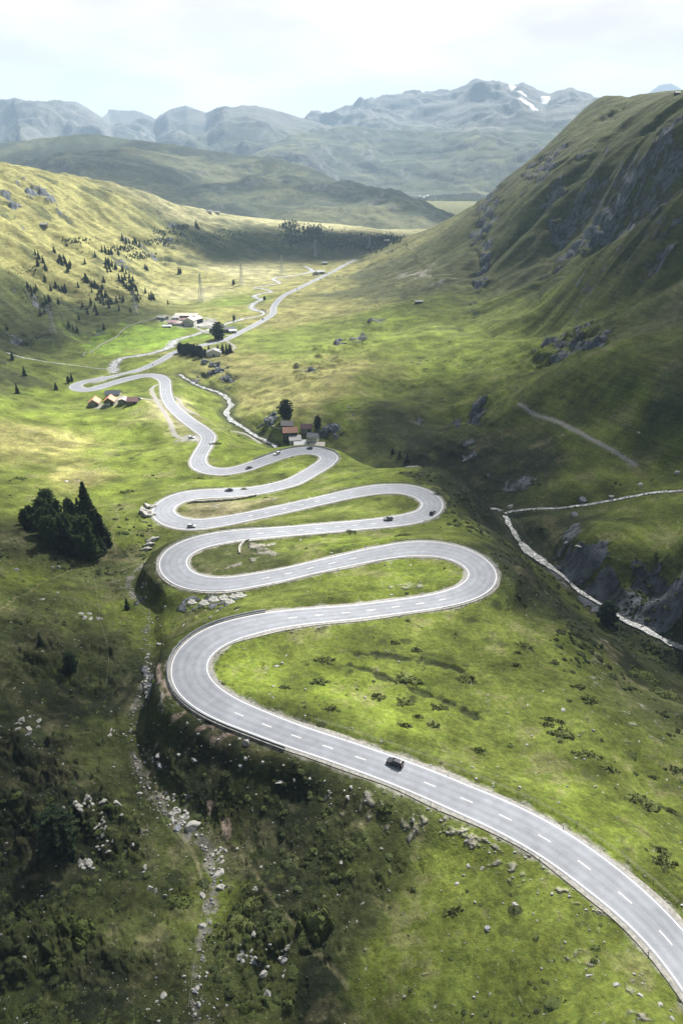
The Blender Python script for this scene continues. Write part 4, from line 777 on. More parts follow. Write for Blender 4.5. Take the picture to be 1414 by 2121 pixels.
for a in [
 (510, 1535, 25, "big white boulder right below the guardrail of the lowest bend"),
 (402, 1570, 26, "long grey oval boulder on the dark slope below the lowest bend", .55, .7),
 (334, 1586, 19, "blue grey boulder beside the head of the stony gully", .8, .9, True),
 (329, 1561, 16, "rounded grey boulder at the gully, above the blue grey one", .9),
 (372, 1561, 9, "small pale boulder between the gully and the long oval boulder"),
 (452, 1531, 10, "pale boulder left of the big white one under the guardrail"),
 (497, 1530, 8, "little white stone touching the big white boulder's left side"),
 (388, 1497, 10, "pale ragged rock on the earth slip outside the lowest bend"),
 (508, 1569, 10, "small grey boulder straight below the big white boulder"),
 (500, 1582, 17, "flat dull grey rock half sunk in heath below the white boulder", .8, .4, True),
 (543, 1579, 9, "round white stone right of the sunken grey rock"),
 (241, 1666, 20, "tall upright pale slab standing on the dark heath left of the gully", 1.5, 1.7),
 (252, 1687, 10, "white block at the foot of the tall upright slab"),
 (288, 1643, 16, "broken pale block in the heath between the slab and the gully", .7, .6),
 (397, 1711, 40, "largest grey boulder, closing the lower end of the pale boulder pile", .8, .75),
 (455, 1801, 36, "broad brown grey boulder under the small rock pile by the path", .6, .6),
 (366, 1715, 18, "blue grey block left of the largest grey boulder", 1, .9, True),
 (261, 1761, 20, "squared blue grey block alone in the dark heath", .6, .6, True),
 (275, 1749, 10, "white stone just above the squared blue grey block"),
 (301, 1797, 15, "grey boulder, upper one of a close pair left of the green knoll", .6),
 (299, 1806, 11, "grey boulder, lower one of a close pair left of the green knoll", .6),
 (309, 1838, 15, "cream boulder, left one of two side by side on the slope", .8),
 (322, 1843, 14, "cream boulder, right one of two side by side on the slope", .7),
 (341, 1855, 11, "tilted flat pale stone below the two cream boulders", .5),
 (355, 1839, 20, "wide low pale rock on the grass left of the stream bed", .45, .5),
 (418, 1853, 16, "pale boulder leaning on the fence line by the dry stream bed", .8),
 (458, 1838, 18, "grey boulder on the right bank of the dry stream bed", .8),
 (422, 1915, 19, "angular pale boulder sitting in the dry stream bed", .8),
 (409, 2048, 12, "grey stone at the bottom end of the dry stream bed"),
 (338, 2063, 14, "grey boulder on the dark slope near the lower picture edge"),
 (304, 2089, 15, "white flat stone left of the grey boulder near the lower edge", .6, .4),
 (526, 1935, 12, "upright grey boulder above the two rock clusters", .8, 1.3),
 (547, 2013, 18, "dark sided wedge boulder below the rock clusters", .8, 1.2),
 (589, 2019, 19, "pale flat stone below the white rock cluster", .5, .4),
 (554, 2055, 17, "pale boulder near the bright green cushion bush", .8),
 (1167, 1863, 30, "large flat white slab in the grass beside the road", 1.3, .25),
 (1203, 1874, 13, "small flat white slab right of the large white slab", 1.2, .25),
 (1065, 1872, 11, "white pointed stone, upper one of a pair in the lower meadow"),
 (1073, 1884, 8, "white stone, lower one of a pair in the lower meadow"),
 (1010, 1920, 15, "grey boulder alone in the middle of the lower meadow", .8, .9, True),
 (948, 1827, 13, "cream stone on the meadow left of the white slab", .7, .6),
 (999, 1796, 14, "pale twin stone on the grass above the pointed pair", .6, .7),
 (968, 1792, 10, "grey stone left of the pale twin stone"),
 (855, 1698, 13, "rounded white boulder just below the road and gravel scree"),
 (720, 1652, 12, "grey white boulder under the road, left of the round dark bush"),
 (727, 1631, 10, "pale stone above the grey white boulder under the road"),
 (681, 1637, 8, "blue grey stone on the slope left of the grey white boulder"),
 (672, 1617, 8, "flat white stone nearest the road above the blue grey stone"),
 (641, 1611, 8, "white stone at the left end of the row under the road"),
 (577, 1616, 20, "long pale boulder on the slope below the road", .5, .6),
 (609, 1614, 8, "tiny white block right of the long pale boulder"),
 (706, 1784, 9, "upright white stone alone on the black heath slope"),
 (1276, 2037, 12, "square cream stone beside the road near the lower right"),
 (1220, 2018, 20, "bent pale rock left of the square cream stone", .5, .5),
 (1365, 2079, 12, "white block at the roadside in the lower right corner"),
 (1327, 2061, 11, "white stone left of the block in the lower right corner"),
 (1389, 2110, 9, "pale block at the very bottom right below the road"),
 (573, 1378, 10, "grey white stone near the inner edge of the lowest bend"),
 (585, 1373, 8, "round stone touching the one near the bend's inner edge"),
 (567, 1420, 12, "flat cluster stone in the inner meadow of the lowest bend", .6, .5),
 (566, 1444, 7, "small pale stone at the meadow edge by the road"),
 (825, 1370, 7, "grey stone on the rim of the long dark ditch"),
 (789, 1536, 7, "white stone on the grass verge just above the black car"),
 (1166, 1470, 11, "white boulder on the meadow between the dark bush groups"),
 (1090, 1541, 6, "small white stone left of the lone meadow bushes"),
 (1091, 1515, 6, "grey stone above the small white stone in the meadow"),
 (811, 1231, 8, "white boulder in the green island of the second bend"),
 (852, 1168, 14, "flat white stone at the top of the second green island", .5, .4),
 (688, 1143, 10, "white stone on the bank above the second bend's upper road", .6, .5),
 (622, 1117, 8, "white stone in the stony island of the left hand bend", .7),
 (756, 1131, 9, "white boulder on the verge between the two right hand bends"),
 (469, 1052, 6, "single white stone in the narrow grass island of the third bend"),
 (34, 1179, 15, "dark blue grey boulder on the slope below the conifer grove", .8, .9, True),
 (122, 1174, 14, "white jagged stone below the conifer grove"),
 (109, 1176, 8, "small white stone left of the jagged one under the grove"),
 (88, 1238, 15, "flat grey stone beside the pale footpath", .6, .5),
 (119, 1227, 8, "little grey stone right of the footpath"),
 (137, 996, 11, "white boulder on the meadow just above the conifer grove"),
 (162, 995, 7, "small white stone right of the boulder above the grove"),
 (342, 1256, 10, "pale block on the slope left of the long rock outcrop"),
 (332, 1331, 17, "pale flat rock on the verge outside the lowest bend", .7, .5),
 (436, 1279, 12, "white stone above the guardrail where the lowest bend begins", .6),
 (424, 1287, 9, "white stone, second along the guardrail of the lowest bend", .6),
 (380, 1294, 14, "flat cream stone above the lowest bend's guardrail", .5, .5),
 (450, 1264, 14, "cream stone under the long rock outcrop", .5, .6),
 (491, 1262, 14, "cream slab right of the one under the long outcrop", .4, .5),
 (1204, 1033, 22, "large grey block on the bank of the right hand brook", .8, .9, True),
 (1267, 1027, 14, "round grey boulder in the right hand brook"),
 (1325, 999, 22, "white topped boulder on the slope above the brook", .6, .7),
 (1187, 1065, 20, "dark block at the edge of the plateau meadow", .8, 1, True),
 (1057, 1045, 22, "pale rock mass where the two streams meet", .7, .8),
 (1405, 974, 20, "pale rock at the right picture edge above the brook", .6, .6),
 (1173, 1122, 14, "blue grey boulder above the slate scree", .8, .9, True),
 (1199, 1127, 20, "flat pale boulder at the top of the slate scree", .6, .5),
 (1322, 895, 8, "small white stone high on the right slope, right of the gravel path"),
 (1165, 900, 8, "white stone on the grass below the gravel path's middle"),
]: boulder(*a)
def cluster(x, y, rx, ry, n_, s0, s1, label, group):
    for k in range(n_):
        a = rnd.uniform(0, 6.28); q = math.sqrt(rnd.random()); boulder(x + rx * q * math.cos(a), y + ry * q * math.sin(a), rnd.uniform(s0, s1), label, rnd.uniform(.6, 1), rnd.uniform(.6, 1), group=group, small=True)
for c in [
 (372, 1690, 20, 20, 20, 9, 17, "pale block in the tight boulder pile of the gully", "pale blocks piled in the gully"),
 (350, 1655, 14, 16, 16, 5, 10, "small pale block in the loose upper end of the boulder pile", "small blocks above the boulder pile"),
 (455, 1772, 17, 18, 18, 6, 12, "white grey rock in the small pile right of the gully path", "rocks of the small pile by the path"),
 (512, 1985, 22, 20, 11, 8, 20, "grey rock in the left one of the two bottom rock clusters", "left bottom rock cluster"),
 (590, 1975, 12, 18, 11, 7, 14, "white rock in the right one of the two bottom rock clusters", "right bottom rock cluster"),
 (310, 1575, 22, 8, 14, 4, 8, "small white rock in the patch at the gully's head", "white rocks at the gully head"),
 (525, 1840, 8, 6, 6, 4, 8, "white pebble like rock in the knot of stones right of the bed", "knot of stones right of the bed"),
 (215, 1730, 20, 50, 20, 6, 14, "pale blue rock in the broken band on the dark left knoll", "broken rock band on the left knoll"),
 (175, 1790, 26, 10, 9, 8, 18, "pale blue block at the foot of the left knoll's rock band", "blocks at the foot of the left knoll"),
 (170, 1665, 50, 16, 14, 6, 20, "weathered pale rock on the rounded top of the left knoll", "weathered rocks on the left knoll top"),
 (230, 1515, 14, 9, 7, 5, 10, "white rock in the cluster on the slope left of the gully", "white cluster left of the gully"),
 (60, 1500, 30, 22, 9, 8, 20, "grey rock among those at the left picture edge above the knoll", "grey rocks at the left edge"),
 (185, 1275, 45, 7, 12, 6, 16, "pale rock in the broken row on the left hand ridge", "broken row on the left ridge"),
 (305, 1400, 5, 55, 18, 6, 12, "pale rock in the narrow band beside the lowest bend", "narrow rock band beside the lowest bend"),
 (300, 1225, 10, 22, 10, 5, 10, "pale rock in the streak below the left bend's guardrail", "rock streak below the left bend"),
 (560, 1000, 18, 5, 9, 4, 8, "white rock in the heap by the roadside below the hamlet bend", "rock heap by the hamlet bend"),
 (1010, 1450, 4, 20, 8, 3, 5, "white pebble in the thin line of stones across the meadow", "thin stone line in the meadow"),
 (740, 850, 26, 12, 5, 5, 10, "grey rock on the slope left of the deep gully", "grey rocks left of the deep gully"),
 (690, 590, 40, 26, 16, 3, 7, "small dark rock in the scatter at the foot of the right mountain", "scattered rocks at the mountain foot"),
]: cluster(*c)
# outcrop under the left bend: ledges of pale rock
def outcrop(label, q, m, seed, hgt):
    P_ = [ghit(x, y) for x, y in q]; V = []; F = []; me0 = rock_mesh("o", seed, 4, m, 0.8, 0.35)
    for (x, y), p in zip(q, P_):
        r_ = random.Random(int(x * 7 + y)); s = mpp(p) * r_.uniform(16, 30); a = r_.uniform(-.5, .5); b = len(V)
        for v in me0.vertices:
            vx, vy = v.co.x * s * 1.25, v.co.y * s * .9
            V.append((p[0] + vx * math.cos(a) - vy * math.sin(a), p[1] + vx * math.sin(a) + vy * math.cos(a), p[2] + v.co.z * s * hgt - 0.3))
        F += [tuple(b + i for i in f.vertices) for f in me0.polygons]
    c = np.mean(V, 0); c[2] = min(v[2] for v in V); V = [(v[0] - c[0], v[1] - c[1], v[2] - c[2]) for v in V]
    o = link("rock_outcrop", mesh("rock_outcrop", V, F, [m]), None, label=label, cat="rock outcrop"); o.location = c
outcrop("long pale ledge of bare rock under the left bend's outer guardrail", [(400, 1248), (425, 1250), (445, 1243), (465, 1240), (485, 1236), (500, 1234), (478, 1247)], rockm, 5, .55)
outcrop("pale rock step holding up the third bend at its left side", [(300, 1060), (306, 1068), (309, 1050)], rockm, 8, .8)
outcrop("rock faces in the cut of the gully left of the second bend", [(318, 1118), (310, 1128), (305, 1138)], rockm, 9, .8)
outcrop("grey rock hump left of the lone tree beside the stream", [(553, 873), (560, 875), (566, 879)], rockd, 12, .8)
outcrop("blunt rock face behind the houses at the bend", [(690, 893), (694, 889)], rockd, 14, 1.3)
outcrop("jagged rock knoll above the stream below the chalet", [(425, 752), (440, 758), (455, 772), (470, 786)], rockd, 17, .9)

# countless stones: on the near meadows and in the stream beds
V = []; F = []; q0 = rock_mesh("s", 3, 1, rockm)
qv = np.array([v.co[:] for v in q0.vertices]); qf = [tuple(p.vertices) for p in q0.polygons]; FT = ray(707, 1060)
def near_scatter(n_, r0, r1, fn):
    out = []; tries = 0
    while len(out) < n_ and tries < n_ * 30:
        tries += 1
        px = rnd.uniform(-60, 1474); py = rnd.uniform(880, 2180); d = ray(px, py); a = math.atan2(d[0], d[1])
        p = hit(px, py); r = math.hypot(p[0], p[1])
        if not (r0 < r < r1): continue
        j = int((math.log(r) - FL[0]) / dL); i = int((a - FA[0]) / dA)
        if not (0 <= j < NL and 0 <= i < NA) or rnd.random() > fn(i, j): continue
        out.append((p[0], p[1], float(zs(p[0], p[1])), i, j, r))
    return out
def dens(i, j):
    if dR[j, i] - hR[j, i] < 1.2 or dN[j, i] < 1: return 0
    v = 0.05 + 1.1 * min(1, float(scr[j, i])) * (1 if n2[j, i] > -.1 else .3) + 0.14 * float(heath[j, i]) * (n1[j, i] > 0.1)
    v += 0.6 * math.exp(-((dR[j, i] - hR[j, i] - 2.5) / 3) ** 2) * (n2[j, i] > 0)
    v += 0.9 * math.exp(-((dU[j, i]) / 3) ** 2)
    return v
for (x, y, z, i, j, r) in near_scatter(2600, 60, 480, dens):
    s = min(1.3, 0.22 * math.exp(abs(rnd.gauss(0, .75)))) * (0.8 + r / 500); c_ = rnd.random() * 6.28; co, si = math.cos(c_) * s, math.sin(c_) * s; b = len(V)
    V += [(x + v[0] * co - v[1] * si, y + v[0] * si * .8 + v[1] * co * .8, z + v[2] * s * .8) for v in qv]; F += [tuple(b + k for k in f) for f in qf]
link("stones", mesh("stones", V, F, [rockm]), None, kind='stuff')
V = []; F = []
for A, n_, k_ in ((GO, 700, 1.25), (SI, 260, 1.2), (GU, 330, 1.5), (VA, 200, 1.2), (LE, 120, 1.3)):
    for _ in range(n_):
        c = A[rnd.randrange(len(A))]; o_ = rnd.gauss(0, 0.62) * c[3] * k_; a = rnd.random() * 6.28; x, y = c[0] + math.cos(a) * o_, c[1] + math.sin(a) * o_
        s = rnd.uniform(.35, 1.5) * (1 if A is not GU else .8); z = float(zs(x, y)) + 0.1; b = len(V)
        if A is not GU and abs(o_) < c[3]: z = c[2] - 0.3
        V += [(x + v[0] * s, y + v[1] * s, z + v[2] * s * .7) for v in qv]; F += [tuple(b + k for k in f) for f in qf]
link("stream_stones", mesh("stream_stones", V, F, [rockm, rockd], [1 if (k // len(qf)) % 3 == 0 else 0 for k in range(len(F))]), None, kind='stuff')

# ------------------------------------------------------------------ bushes
leafd = mat("juniper_green", rough=0.95, spec=0.05); noise_var(leafd, (.072, .088, .030), 1.6, 0.5, 1.6, detail=5, rough=0.7)
leafm = mat("heath_green", rough=0.95, spec=0.05); noise_var(leafm, (.060, .078, .024), 0.5, 0.5, 1.6, detail=6, rough=0.7)
def dome(V, F, x, y, z, w, d, h, n_, rz=0.0, r_=rnd, nrm=None):
    c, s = math.cos(rz), math.sin(rz)
    b = len(V); m_ = 9
    V.append((x, y, z + h * .82))
    for k, (rr_, hh_) in enumerate(((.45, .72), (.85, .38), (1.02, -.12))):
        for i in range(m_):
            a = 6.283 * (i + .5 * k) / m_; q = rr_ * r_.uniform(.85, 1.12); ex, ey = q * w / 2 * math.cos(a), q * d / 2 * math.sin(a)
            V.append((x + ex * c - ey * s, y + ex * s + ey * c, z + h * hh_ * r_.uniform(.85, 1.1)))
    for i in range(m_):
        F.append((b, b + 1 + i, b + 1 + (i + 1) % m_))
        for k in range(2): F.append((b + 1 + k * m_ + i, b + 1 + (k + 1) * m_ + i, b + 1 + (k + 1) * m_ + (i + 1) % m_, b + 1 + k * m_ + (i + 1) % m_))
    for _ in range(n_):
        a = r_.random() * 6.283; q = math.sqrt(r_.random()); hz_ = h * (1 - q * q) * .85
        ex, ey = q * w / 2 * math.cos(a), q * d / 2 * math.sin(a); px_, py_ = x + ex * c - ey * s, y + ex * s + ey * c
        t = r_.uniform(.12, .3) * min(1.4, (w + d) / 3.5); f_ = r_.random() * 6.283; u1 = (math.cos(f_) * t, math.sin(f_) * t); b = len(V)
        V += [(px_ - u1[0], py_ - u1[1], z + hz_), (px_ + u1[0], py_ + u1[1], z + hz_ + r_.uniform(0, t)), (px_ - u1[1] * .5, py_ + u1[0] * .5, z + hz_ + r_.uniform(.6, 1.5) * t)]; F.append((b, b + 1, b + 2))
SHB = [(672,1365,34,18,"large brown green mound bush, topmost inside the lowest bend"),(660,1409,30,16,"olive mound bush below the topmost mound in the lowest bend"),(590,1421,20,12,"dark bush nearest the inner edge of the lowest bend"),(685,1466,28,16,"dark green bush low in the inner meadow near the road"),
(779,1440,30,16,"dark bush left of the long ditch in the inner meadow"),(842,1453,34,19,"large round bush below the two dark ditches"),(909,1463,26,16,"round bush right of the large one below the ditches"),(899,1500,27,16,"dark bush, lower one under the meadow's round bushes"),(836,1501,28,14,"olive bush left of the lowest dark round bush"),(866,1483,18,10,"small olive bush between the round meadow bushes"),
(1162,1516,42,26,"largest dark bush in the middle of the right meadow"),(1136,1488,24,11,"flat bush above the largest one, upper of two"),(1131,1499,20,11,"flat bush above the largest one, lower of two"),(1160,1494,18,10,"small bush touching the largest meadow bush from above"),(840,1404,50,20,"broad dark bush lying along the lower ditch"),(965,1406,28,22,"dark bush closing the right end of the upper ditch"),
(1072,1351,16,9,"small bush left of the pair on the upper right meadow"),(1090,1337,34,16,"dark ragged bush on the upper right meadow"),(1069,1376,20,12,"olive bush below the ragged one on the upper right meadow"),(860,1345,26,9,"flat bush on the upper edge of the inner meadow"),(817,1330,22,8,"flat bush near the upper road of the inner meadow"),
(1199,1422,26,10,"flat dark bush on the slope right of the meadow"),(1222,1448,34,14,"ragged dark bush below the flat one right of the meadow"),(1334,1394,50,28,"huge dark bush on the gorge rim, left one"),(1380,1436,54,34,"huge dark bush on the gorge rim, right one"),(1214,1560,40,14,"long low bush on the lower right meadow"),(1340,1664,56,30,"big dark bush above the road at the right edge"),(1388,1678,20,13,"small dark bush beside the big one at the right edge"),(1352,1609,16,8,"little dark bush standing alone near the right edge"),(992,1553,30,12,"bright low bush just above the road's wire fence"),
(797,1671,26,18,"perfectly round dark bush in gravel just below the road"),(940,1884,26,14,"dark hollow bush in the middle of the lower meadow"),(1366,1760,34,14,"low bush upslope of the road near the right edge"),(1372,1783,44,22,"double bush upslope of the road at the right edge"),(1395,1592,30,16,"olive bush at the right edge of the meadow"),(1262,1593,28,12,"dark flat bush between the lower right meadow bushes"),
(372,1866,44,30,"bright yellow green cushion bush left of the dry stream bed"),(507,2085,26,20,"bright green cushion bush at the bottom right of the bed"),(168,1922,44,38,"yellow green cushion bush on the dark bottom left slope"),(600,2080,22,18,"green bush on the bottom path's left side"),
(655,1905,50,50,"pale green rounded bush on the dark slope under the road"),(500,1905,60,36,"wide dark bush right of the dry stream bed"),(520,1865,34,20,"olive bush above the wide dark one right of the bed"),

(415,990,18,7,"dark bush on the bank above the third bend"),(505,1012,14,8,"dark shrub at the culvert above the third bend"),(550,1030,10,5,"little shrub in the third bend's island"),(445,918,22,9,"dark shrub group on the slope above the bend"),(600,917,14,8,"dark shrub by the stream left of the houses"),(265,1018,24,10,"dark low juniper right above the third bend"),(43,990,22,10,"dark juniper on the left meadow near the edge"),
(905,1023,16,8,"dark bush near the tip of the upper right bend"),(725,1100,22,9,"low bush on the verge between the upper bends"),(835,1108,30,9,"low dark bush on the verge by the two dark cars")]
for (x, y, w, h, lab) in SHB:
    p = ghit(x, y + h * .2); s = mpp(p); V = []; F = []
    hh_ = max(h * s * 0.28, 0.14 * w * s) if h < w * .8 else h * s * .8
    dep = max(h * s * 1.2, w * s * .55) if h < w * .8 else w * s
    r_ = random.Random(int(x * 3 + y)); dome(V, F, 0, 0, -0.1 * hh_, w * s * .8, dep * .8, hh_, 60, 0, r_)
    for _ in range(9):
        a = r_.random() * 6.28; q_ = r_.uniform(.25, .6); z_ = float(zs(p[0] + math.cos(a) * w * s * q_, p[1] + math.sin(a) * dep * q_)) - p[2]; k_ = r_.uniform(.22, .5); dome(V, F, math.cos(a) * w * s * q_, math.sin(a) * dep * q_, z_ - 0.1 * hh_, w * s * k_, dep * k_, hh_ * r_.uniform(.5, .9), 24, a, r_)
    bright = ("yellow" in lab) or ("bright" in lab); tw = h >= w * .8
    o = link("bush", mesh("bush", V, F, [leafm if bright else leafd]), None, label=lab, cat="bush"); o.location = (p[0], p[1], p[2])
# the countless dwarf shrubs on the gorge side and the heath
shr = blobs(B("900,975,60,18 960,1010,60,22 1000,1060,50,34 1030,1110,50,30 1080,1170,60,26 1130,1215,60,26 1200,1290,60,26 1290,1330,70,30 1380,1380,60,34 860,950,40,10 930,1060,50,16,.8 960,1095,50,12,.8 1060,1160,40,20 1300,1420,60,20,.5 1400,1500,40,40,.4 500,900,30,14,.9 470,870,20,10,.7 330,985,40,10,.5 280,1100,40,30,.8 300,1160,20,16,.9 250,1060,20,20,.8 240,1190,50,22,.6 100,1150,110,30,.5 50,1040,50,20,.5 410,760,20,8 1100,1000,60,16,.5 1250,1160,40,10,.5 1350,1150,50,8,.5 1290,1000,60,12,.5"), 3)
dwm = mat("dwarf_shrub_dark", rough=0.95, spec=0.05); noise_var(dwm, (.036, .046, .019), 0.3, 0.5, 1.6, detail=6, rough=0.7)
dwl = mat("dwarf_shrub_green", rough=0.95, spec=0.05); noise_var(dwl, (.046, .060, .020), 0.3, 0.5, 1.6, detail=6, rough=0.7)
V = []; F = []; MI = []
def dens2(i, j):
    if dR[j, i] - hR[j, i] < 1.5 or dU[j, i] < 1.2 or dG[j, i] < hG[j, i] + .6 or dN[j, i] < 1: return 0
    return min(1, 1.0 * float(shr[j, i]) + 0.42 * float(heath[j, i]) * (0.25 + (n1[j, i] < 0)) + 0.01 + 0.12 * (n1[j, i] < -.6))
for (x, y, z, i, j, r) in near_scatter(5600, 55, 560, dens2):
    big_ = float(shr[j, i]) > .35; w = .4 + rnd.expovariate(2.1) * (1.9 if big_ else 1.0); w = min(w, 4.2); b0 = len(F)
    dome(V, F, x, y, z - .15, w, w * rnd.uniform(.7, 1.2), min(w, 2) * (.5 if big_ else .26), 14 if r < 330 else 7, rnd.random() * 3); MI += [0 if (big_ or rnd.random() < .6) else 1] * (len(F) - b0)
link("dwarf_shrubs", mesh("dwarf_shrubs", V, F, [dwm, dwl], MI), None, kind='stuff')

# ------------------------------------------------------------------ trees
bark = mat("bark", rough=0.95, spec=0.05); noise_var(bark, (.075, .058, .045), 3.0)
needle = mat("larch_green", rough=0.95, spec=0.05); noise_var(needle, (.050, .078, .026), 0.8, 0.5, 1.6, detail=6)
needled = mat("stone_pine_green", rough=0.95, spec=0.05); noise_var(needled, (.028, .044, .022), 0.8, 0.5, 1.6, detail=6)
def conifer(name, seed, tiers, per, m, wid=0.26, loose=1.0, rounded=False, clump=5):
    r_ = random.Random(seed); V = []; F = []; W = []; G = []       # unit height
    for k in range(7):
        a = 6.283 * k / 7; W += [(.018 * math.cos(a), .018 * math.sin(a), -.06), (.004 * math.cos(a), .004 * math.sin(a), .93)]
    G += [(2 * k, 2 * ((k + 1) % 7), 2 * ((k + 1) % 7) + 1, 2 * k + 1) for k in range(7)]
    for t in range(tiers):
        z = .10 + .88 * (t / (tiers - 1)) ** 0.9
        prof = (1 - z) ** .75 if not rounded else math.sqrt(max(0, 1 - ((z - .52) / .5) ** 2)) * .9 + .05
        for k in range(per):
            a = 6.283 * (k + r_.random() * .9) / per + t * 2.1; L = wid * prof * r_.uniform(.65, 1.15); dr = -r_.uniform(.02, .09) if not rounded else r_.uniform(-.03, .06)
            tip = (L * math.cos(a), L * math.sin(a), z + dr); bar(W, G, (0, 0, z), tip, .004)
            for c in range(clump):
                q = .25 + .85 * c / clump + r_.uniform(-.1, .1); cx, cy_, cz = tip[0] * q, tip[1] * q, z + dr * q + r_.uniform(-.012, .012); s_ = (.020 + .035 * (1 - z)) * loose * r_.uniform(.7, 1.3)
                for _ in range(3):
                    f1 = r_.random() * 6.283; tilt = r_.uniform(-.7, .7); u1 = np.array([math.cos(f1), math.sin(f1), tilt]) * s_; u2 = np.array([-math.sin(f1), math.cos(f1), r_.uniform(-.9, .9)]) * s_ * .7; b = len(V); p = np.array([cx, cy_, cz])
                    V += [tuple(p - u1), tuple(p + u2), tuple(p + u1), tuple(p - u2)]; F.append((b, b + 1, b + 2, b + 3))
    o = top(name, "x", "tree", (0, 0, -900))
    link("crown", mesh("crown", V, F, [m]), None, parent=o); link("trunk", mesh("trunk", W, G, [bark]), None, parent=o)
    return o
protos = {'big': [conifer("conifer", 1, 17, 10, needle, .25, 1.5), conifer("conifer", 2, 16, 10, needled, .26, 1.5), conifer("conifer", 3, 15, 10, needle, .30, 1.6, True)],
          'sm': [conifer("pine_tree", 5, 9, 6, needled, .24, 2.2, clump=3), conifer("pine_tree", 6, 8, 6, needled, .30, 2.4, clump=3), conifer("pine_tree", 7, 9, 6, needle, .2, 2.2, clump=3)],
          'rd': [conifer("stone_pine", 9, 13, 9, needled, .34, 1.7, True), conifer("stone_pine", 10, 13, 9, needled, .38, 1.8, True)]}
NT = [0]
def tree(x, y, hpx, label, kind='sm', group=None, rot=None):
    p = ghit(x, y); h = hpx * mpp(p) / 0.97; pr_ = rnd.choice(protos[kind]); wv = rnd.uniform(.85, 1.2)
    c = copy_tree(pr_, (p[0], p[1], p[2] - .02 * h), rnd.uniform(0, 6.28), (h * wv, h * wv, h), label, group); NT[0] += 1; return c
for a in [(130, 1765, 95, "black green bushy larch on the dark left knoll", 'rd'), (150, 1392, 42, "dark round fir on the left slope", 'rd'), (265, 1262, 25, "small dark pointed fir left of the gully", 'sm'), (86, 1338, 25, "dark pointed fir on the ridge at the left", 'sm'), (1255, 1290, 46, "round grey green tree at the bottom of the gorge slope", 'rd')]: tree(a[0], a[1], a[2], a[3], a[4])
GR = [(66,1078,44),(84,1068,50),(104,1066,54),(124,1066,54),(146,1068,50),(166,1070,54),(78,1092,52),(98,1090,62),(120,1092,64),(142,1094,62),(162,1092,64),(182,1088,60),(60,1096,46),(92,1110,66),(112,1114,72),(134,1116,74),(156,1114,72),(176,1112,70),(198,1104,72),(108,1130,70),(130,1132,78),(150,1136,80),(172,1134,80),(192,1130,76),(208,1126,70),(146,1148,70),(168,1150,74),(190,1150,76),(210,1146,68),(80,1100,56),(204,1090,52),(50,1086,34)]
GR += [(x + rnd.uniform(-7, 7), y + rnd.uniform(-6, 6), h * .8) for x, y, h in GR[::2]]
for (x, y, h) in GR: tree(x + rnd.uniform(-5, 5), y + rnd.uniform(-4, 4), h * rnd.uniform(.6, .92), "dark conifer standing in the dense grove on the left meadow", 'big', "conifers of the dense grove")
tree(186, 1086, 88, "tallest pointed conifer rising out of the grove's far right corner", 'big')
tree(214, 1130, 70, "light green larch at the right front edge of the grove", 'big')
for a in [(592, 866, 37, "lone round stone pine on the meadow above the stream bend", 'rd'), (658, 888, 26, "round dark pine beside the houses at the bend", 'rd'), (453, 702, 31, "big dark tree beside the farm lane near the river", 'rd'),
 (425, 737, 13, "small round pine left of the white chalet", 'rd'), (418, 741, 15, "dark pine at the end of the row beside the chalet", 'rd'), (433, 730, 14, "pointed fir behind the chalet's left corner", 'sm'), (451, 724, 10, "little fir behind the chalet roof", 'sm'), (462, 733, 20, "dark fir touching the chalet's right wall", 'sm'), (470, 734, 20, "dark fir, second right of the chalet", 'sm'), (477, 731, 18, "dark fir, third and outermost right of the chalet", 'sm'),
 (437, 690, 9, "rounded bushy tree between farm yard and lane", 'rd'), (485, 664, 10, "small dark tree by the river side house", 'rd'), (813, 940, 13, "dark fir on the gorge rim, leftmost of three", 'sm'), (827, 948, 16, "dark fir on the gorge rim, middle of three", 'sm'), (843, 956, 18, "dark fir on the gorge rim, rightmost of three", 'sm'), (150, 790, 16, "young pine beside the far left hairpin", 'sm'), (143, 793, 12, "shorter young pine beside the far left hairpin", 'rd'),
 (27, 745, 15, "dark fir highest on the left edge slope", 'sm'), (52, 778, 17, "dark fir on the left edge slope by the hillside brook", 'sm'), (37, 814, 18, "dark fir alone low on the left edge slope", 'sm'), (117, 808, 15, "dark fir alone on the meadow left of the hairpin", 'sm'), (484, 590, 9, "shrubby tree at the river meander", 'rd'), (548, 622, 8, "shrubby tree inside the river bend by the road", 'rd')]: tree(a[0], a[1], a[2], a[3], a[4])
for k in range(15): tree(372 + k * 3.3 + rnd.uniform(-1, 1), 731 + k * .55 + rnd.uniform(-3, 3), rnd.uniform(17, 21), "dark fir of the dense row beside the valley road", 'rd' if k % 2 else 'sm', "firs of the row beside the valley road")
SL = "500,690 375,660 350,670 395,710 400,735 415,700 345,690 320,625 210,640 230,660 255,685 560,650 655,635 695,640 625,690 640,700 660,705 680,720 650,740 620,715 720,735 740,750 760,770 780,790 700,790 720,800 735,790 770,810 790,830 800,850 780,860 810,880 825,900 800,905 770,840 850,720 860,725 855,860 900,900 890,890 880,905 985,930 510,790 500,775 520,800 545,825 560,830 580,835 600,845 610,800 540,860 460,830 350,850 330,830 375,860 385,850 300,850 270,730 265,780 575,900 600,890 620,885 640,910 655,925 590,920 625,925 685,920 720,915 705,900 485,945 560,960 515,985 570,990 345,930 270,920 290,910 255,940 280,950 300,960 240,990 265,980 465,1020 405,1060 430,1075 455,1090 610,1080 700,965 765,975 535,930 640,950 45,1080 225,705 730,820 745,835 760,850 775,875 790,895 815,915 640,720 630,740 605,905 610,935 640,930 165,830 185,850 205,860 190,880 215,845 360,680 385,690 365,700 410,720 720,560 740,570 760,575 780,580 800,575 820,590 790,565 600,620 620,630 640,635 1150,480 1160,490 1050,750 1060,745 580,870 595,865"
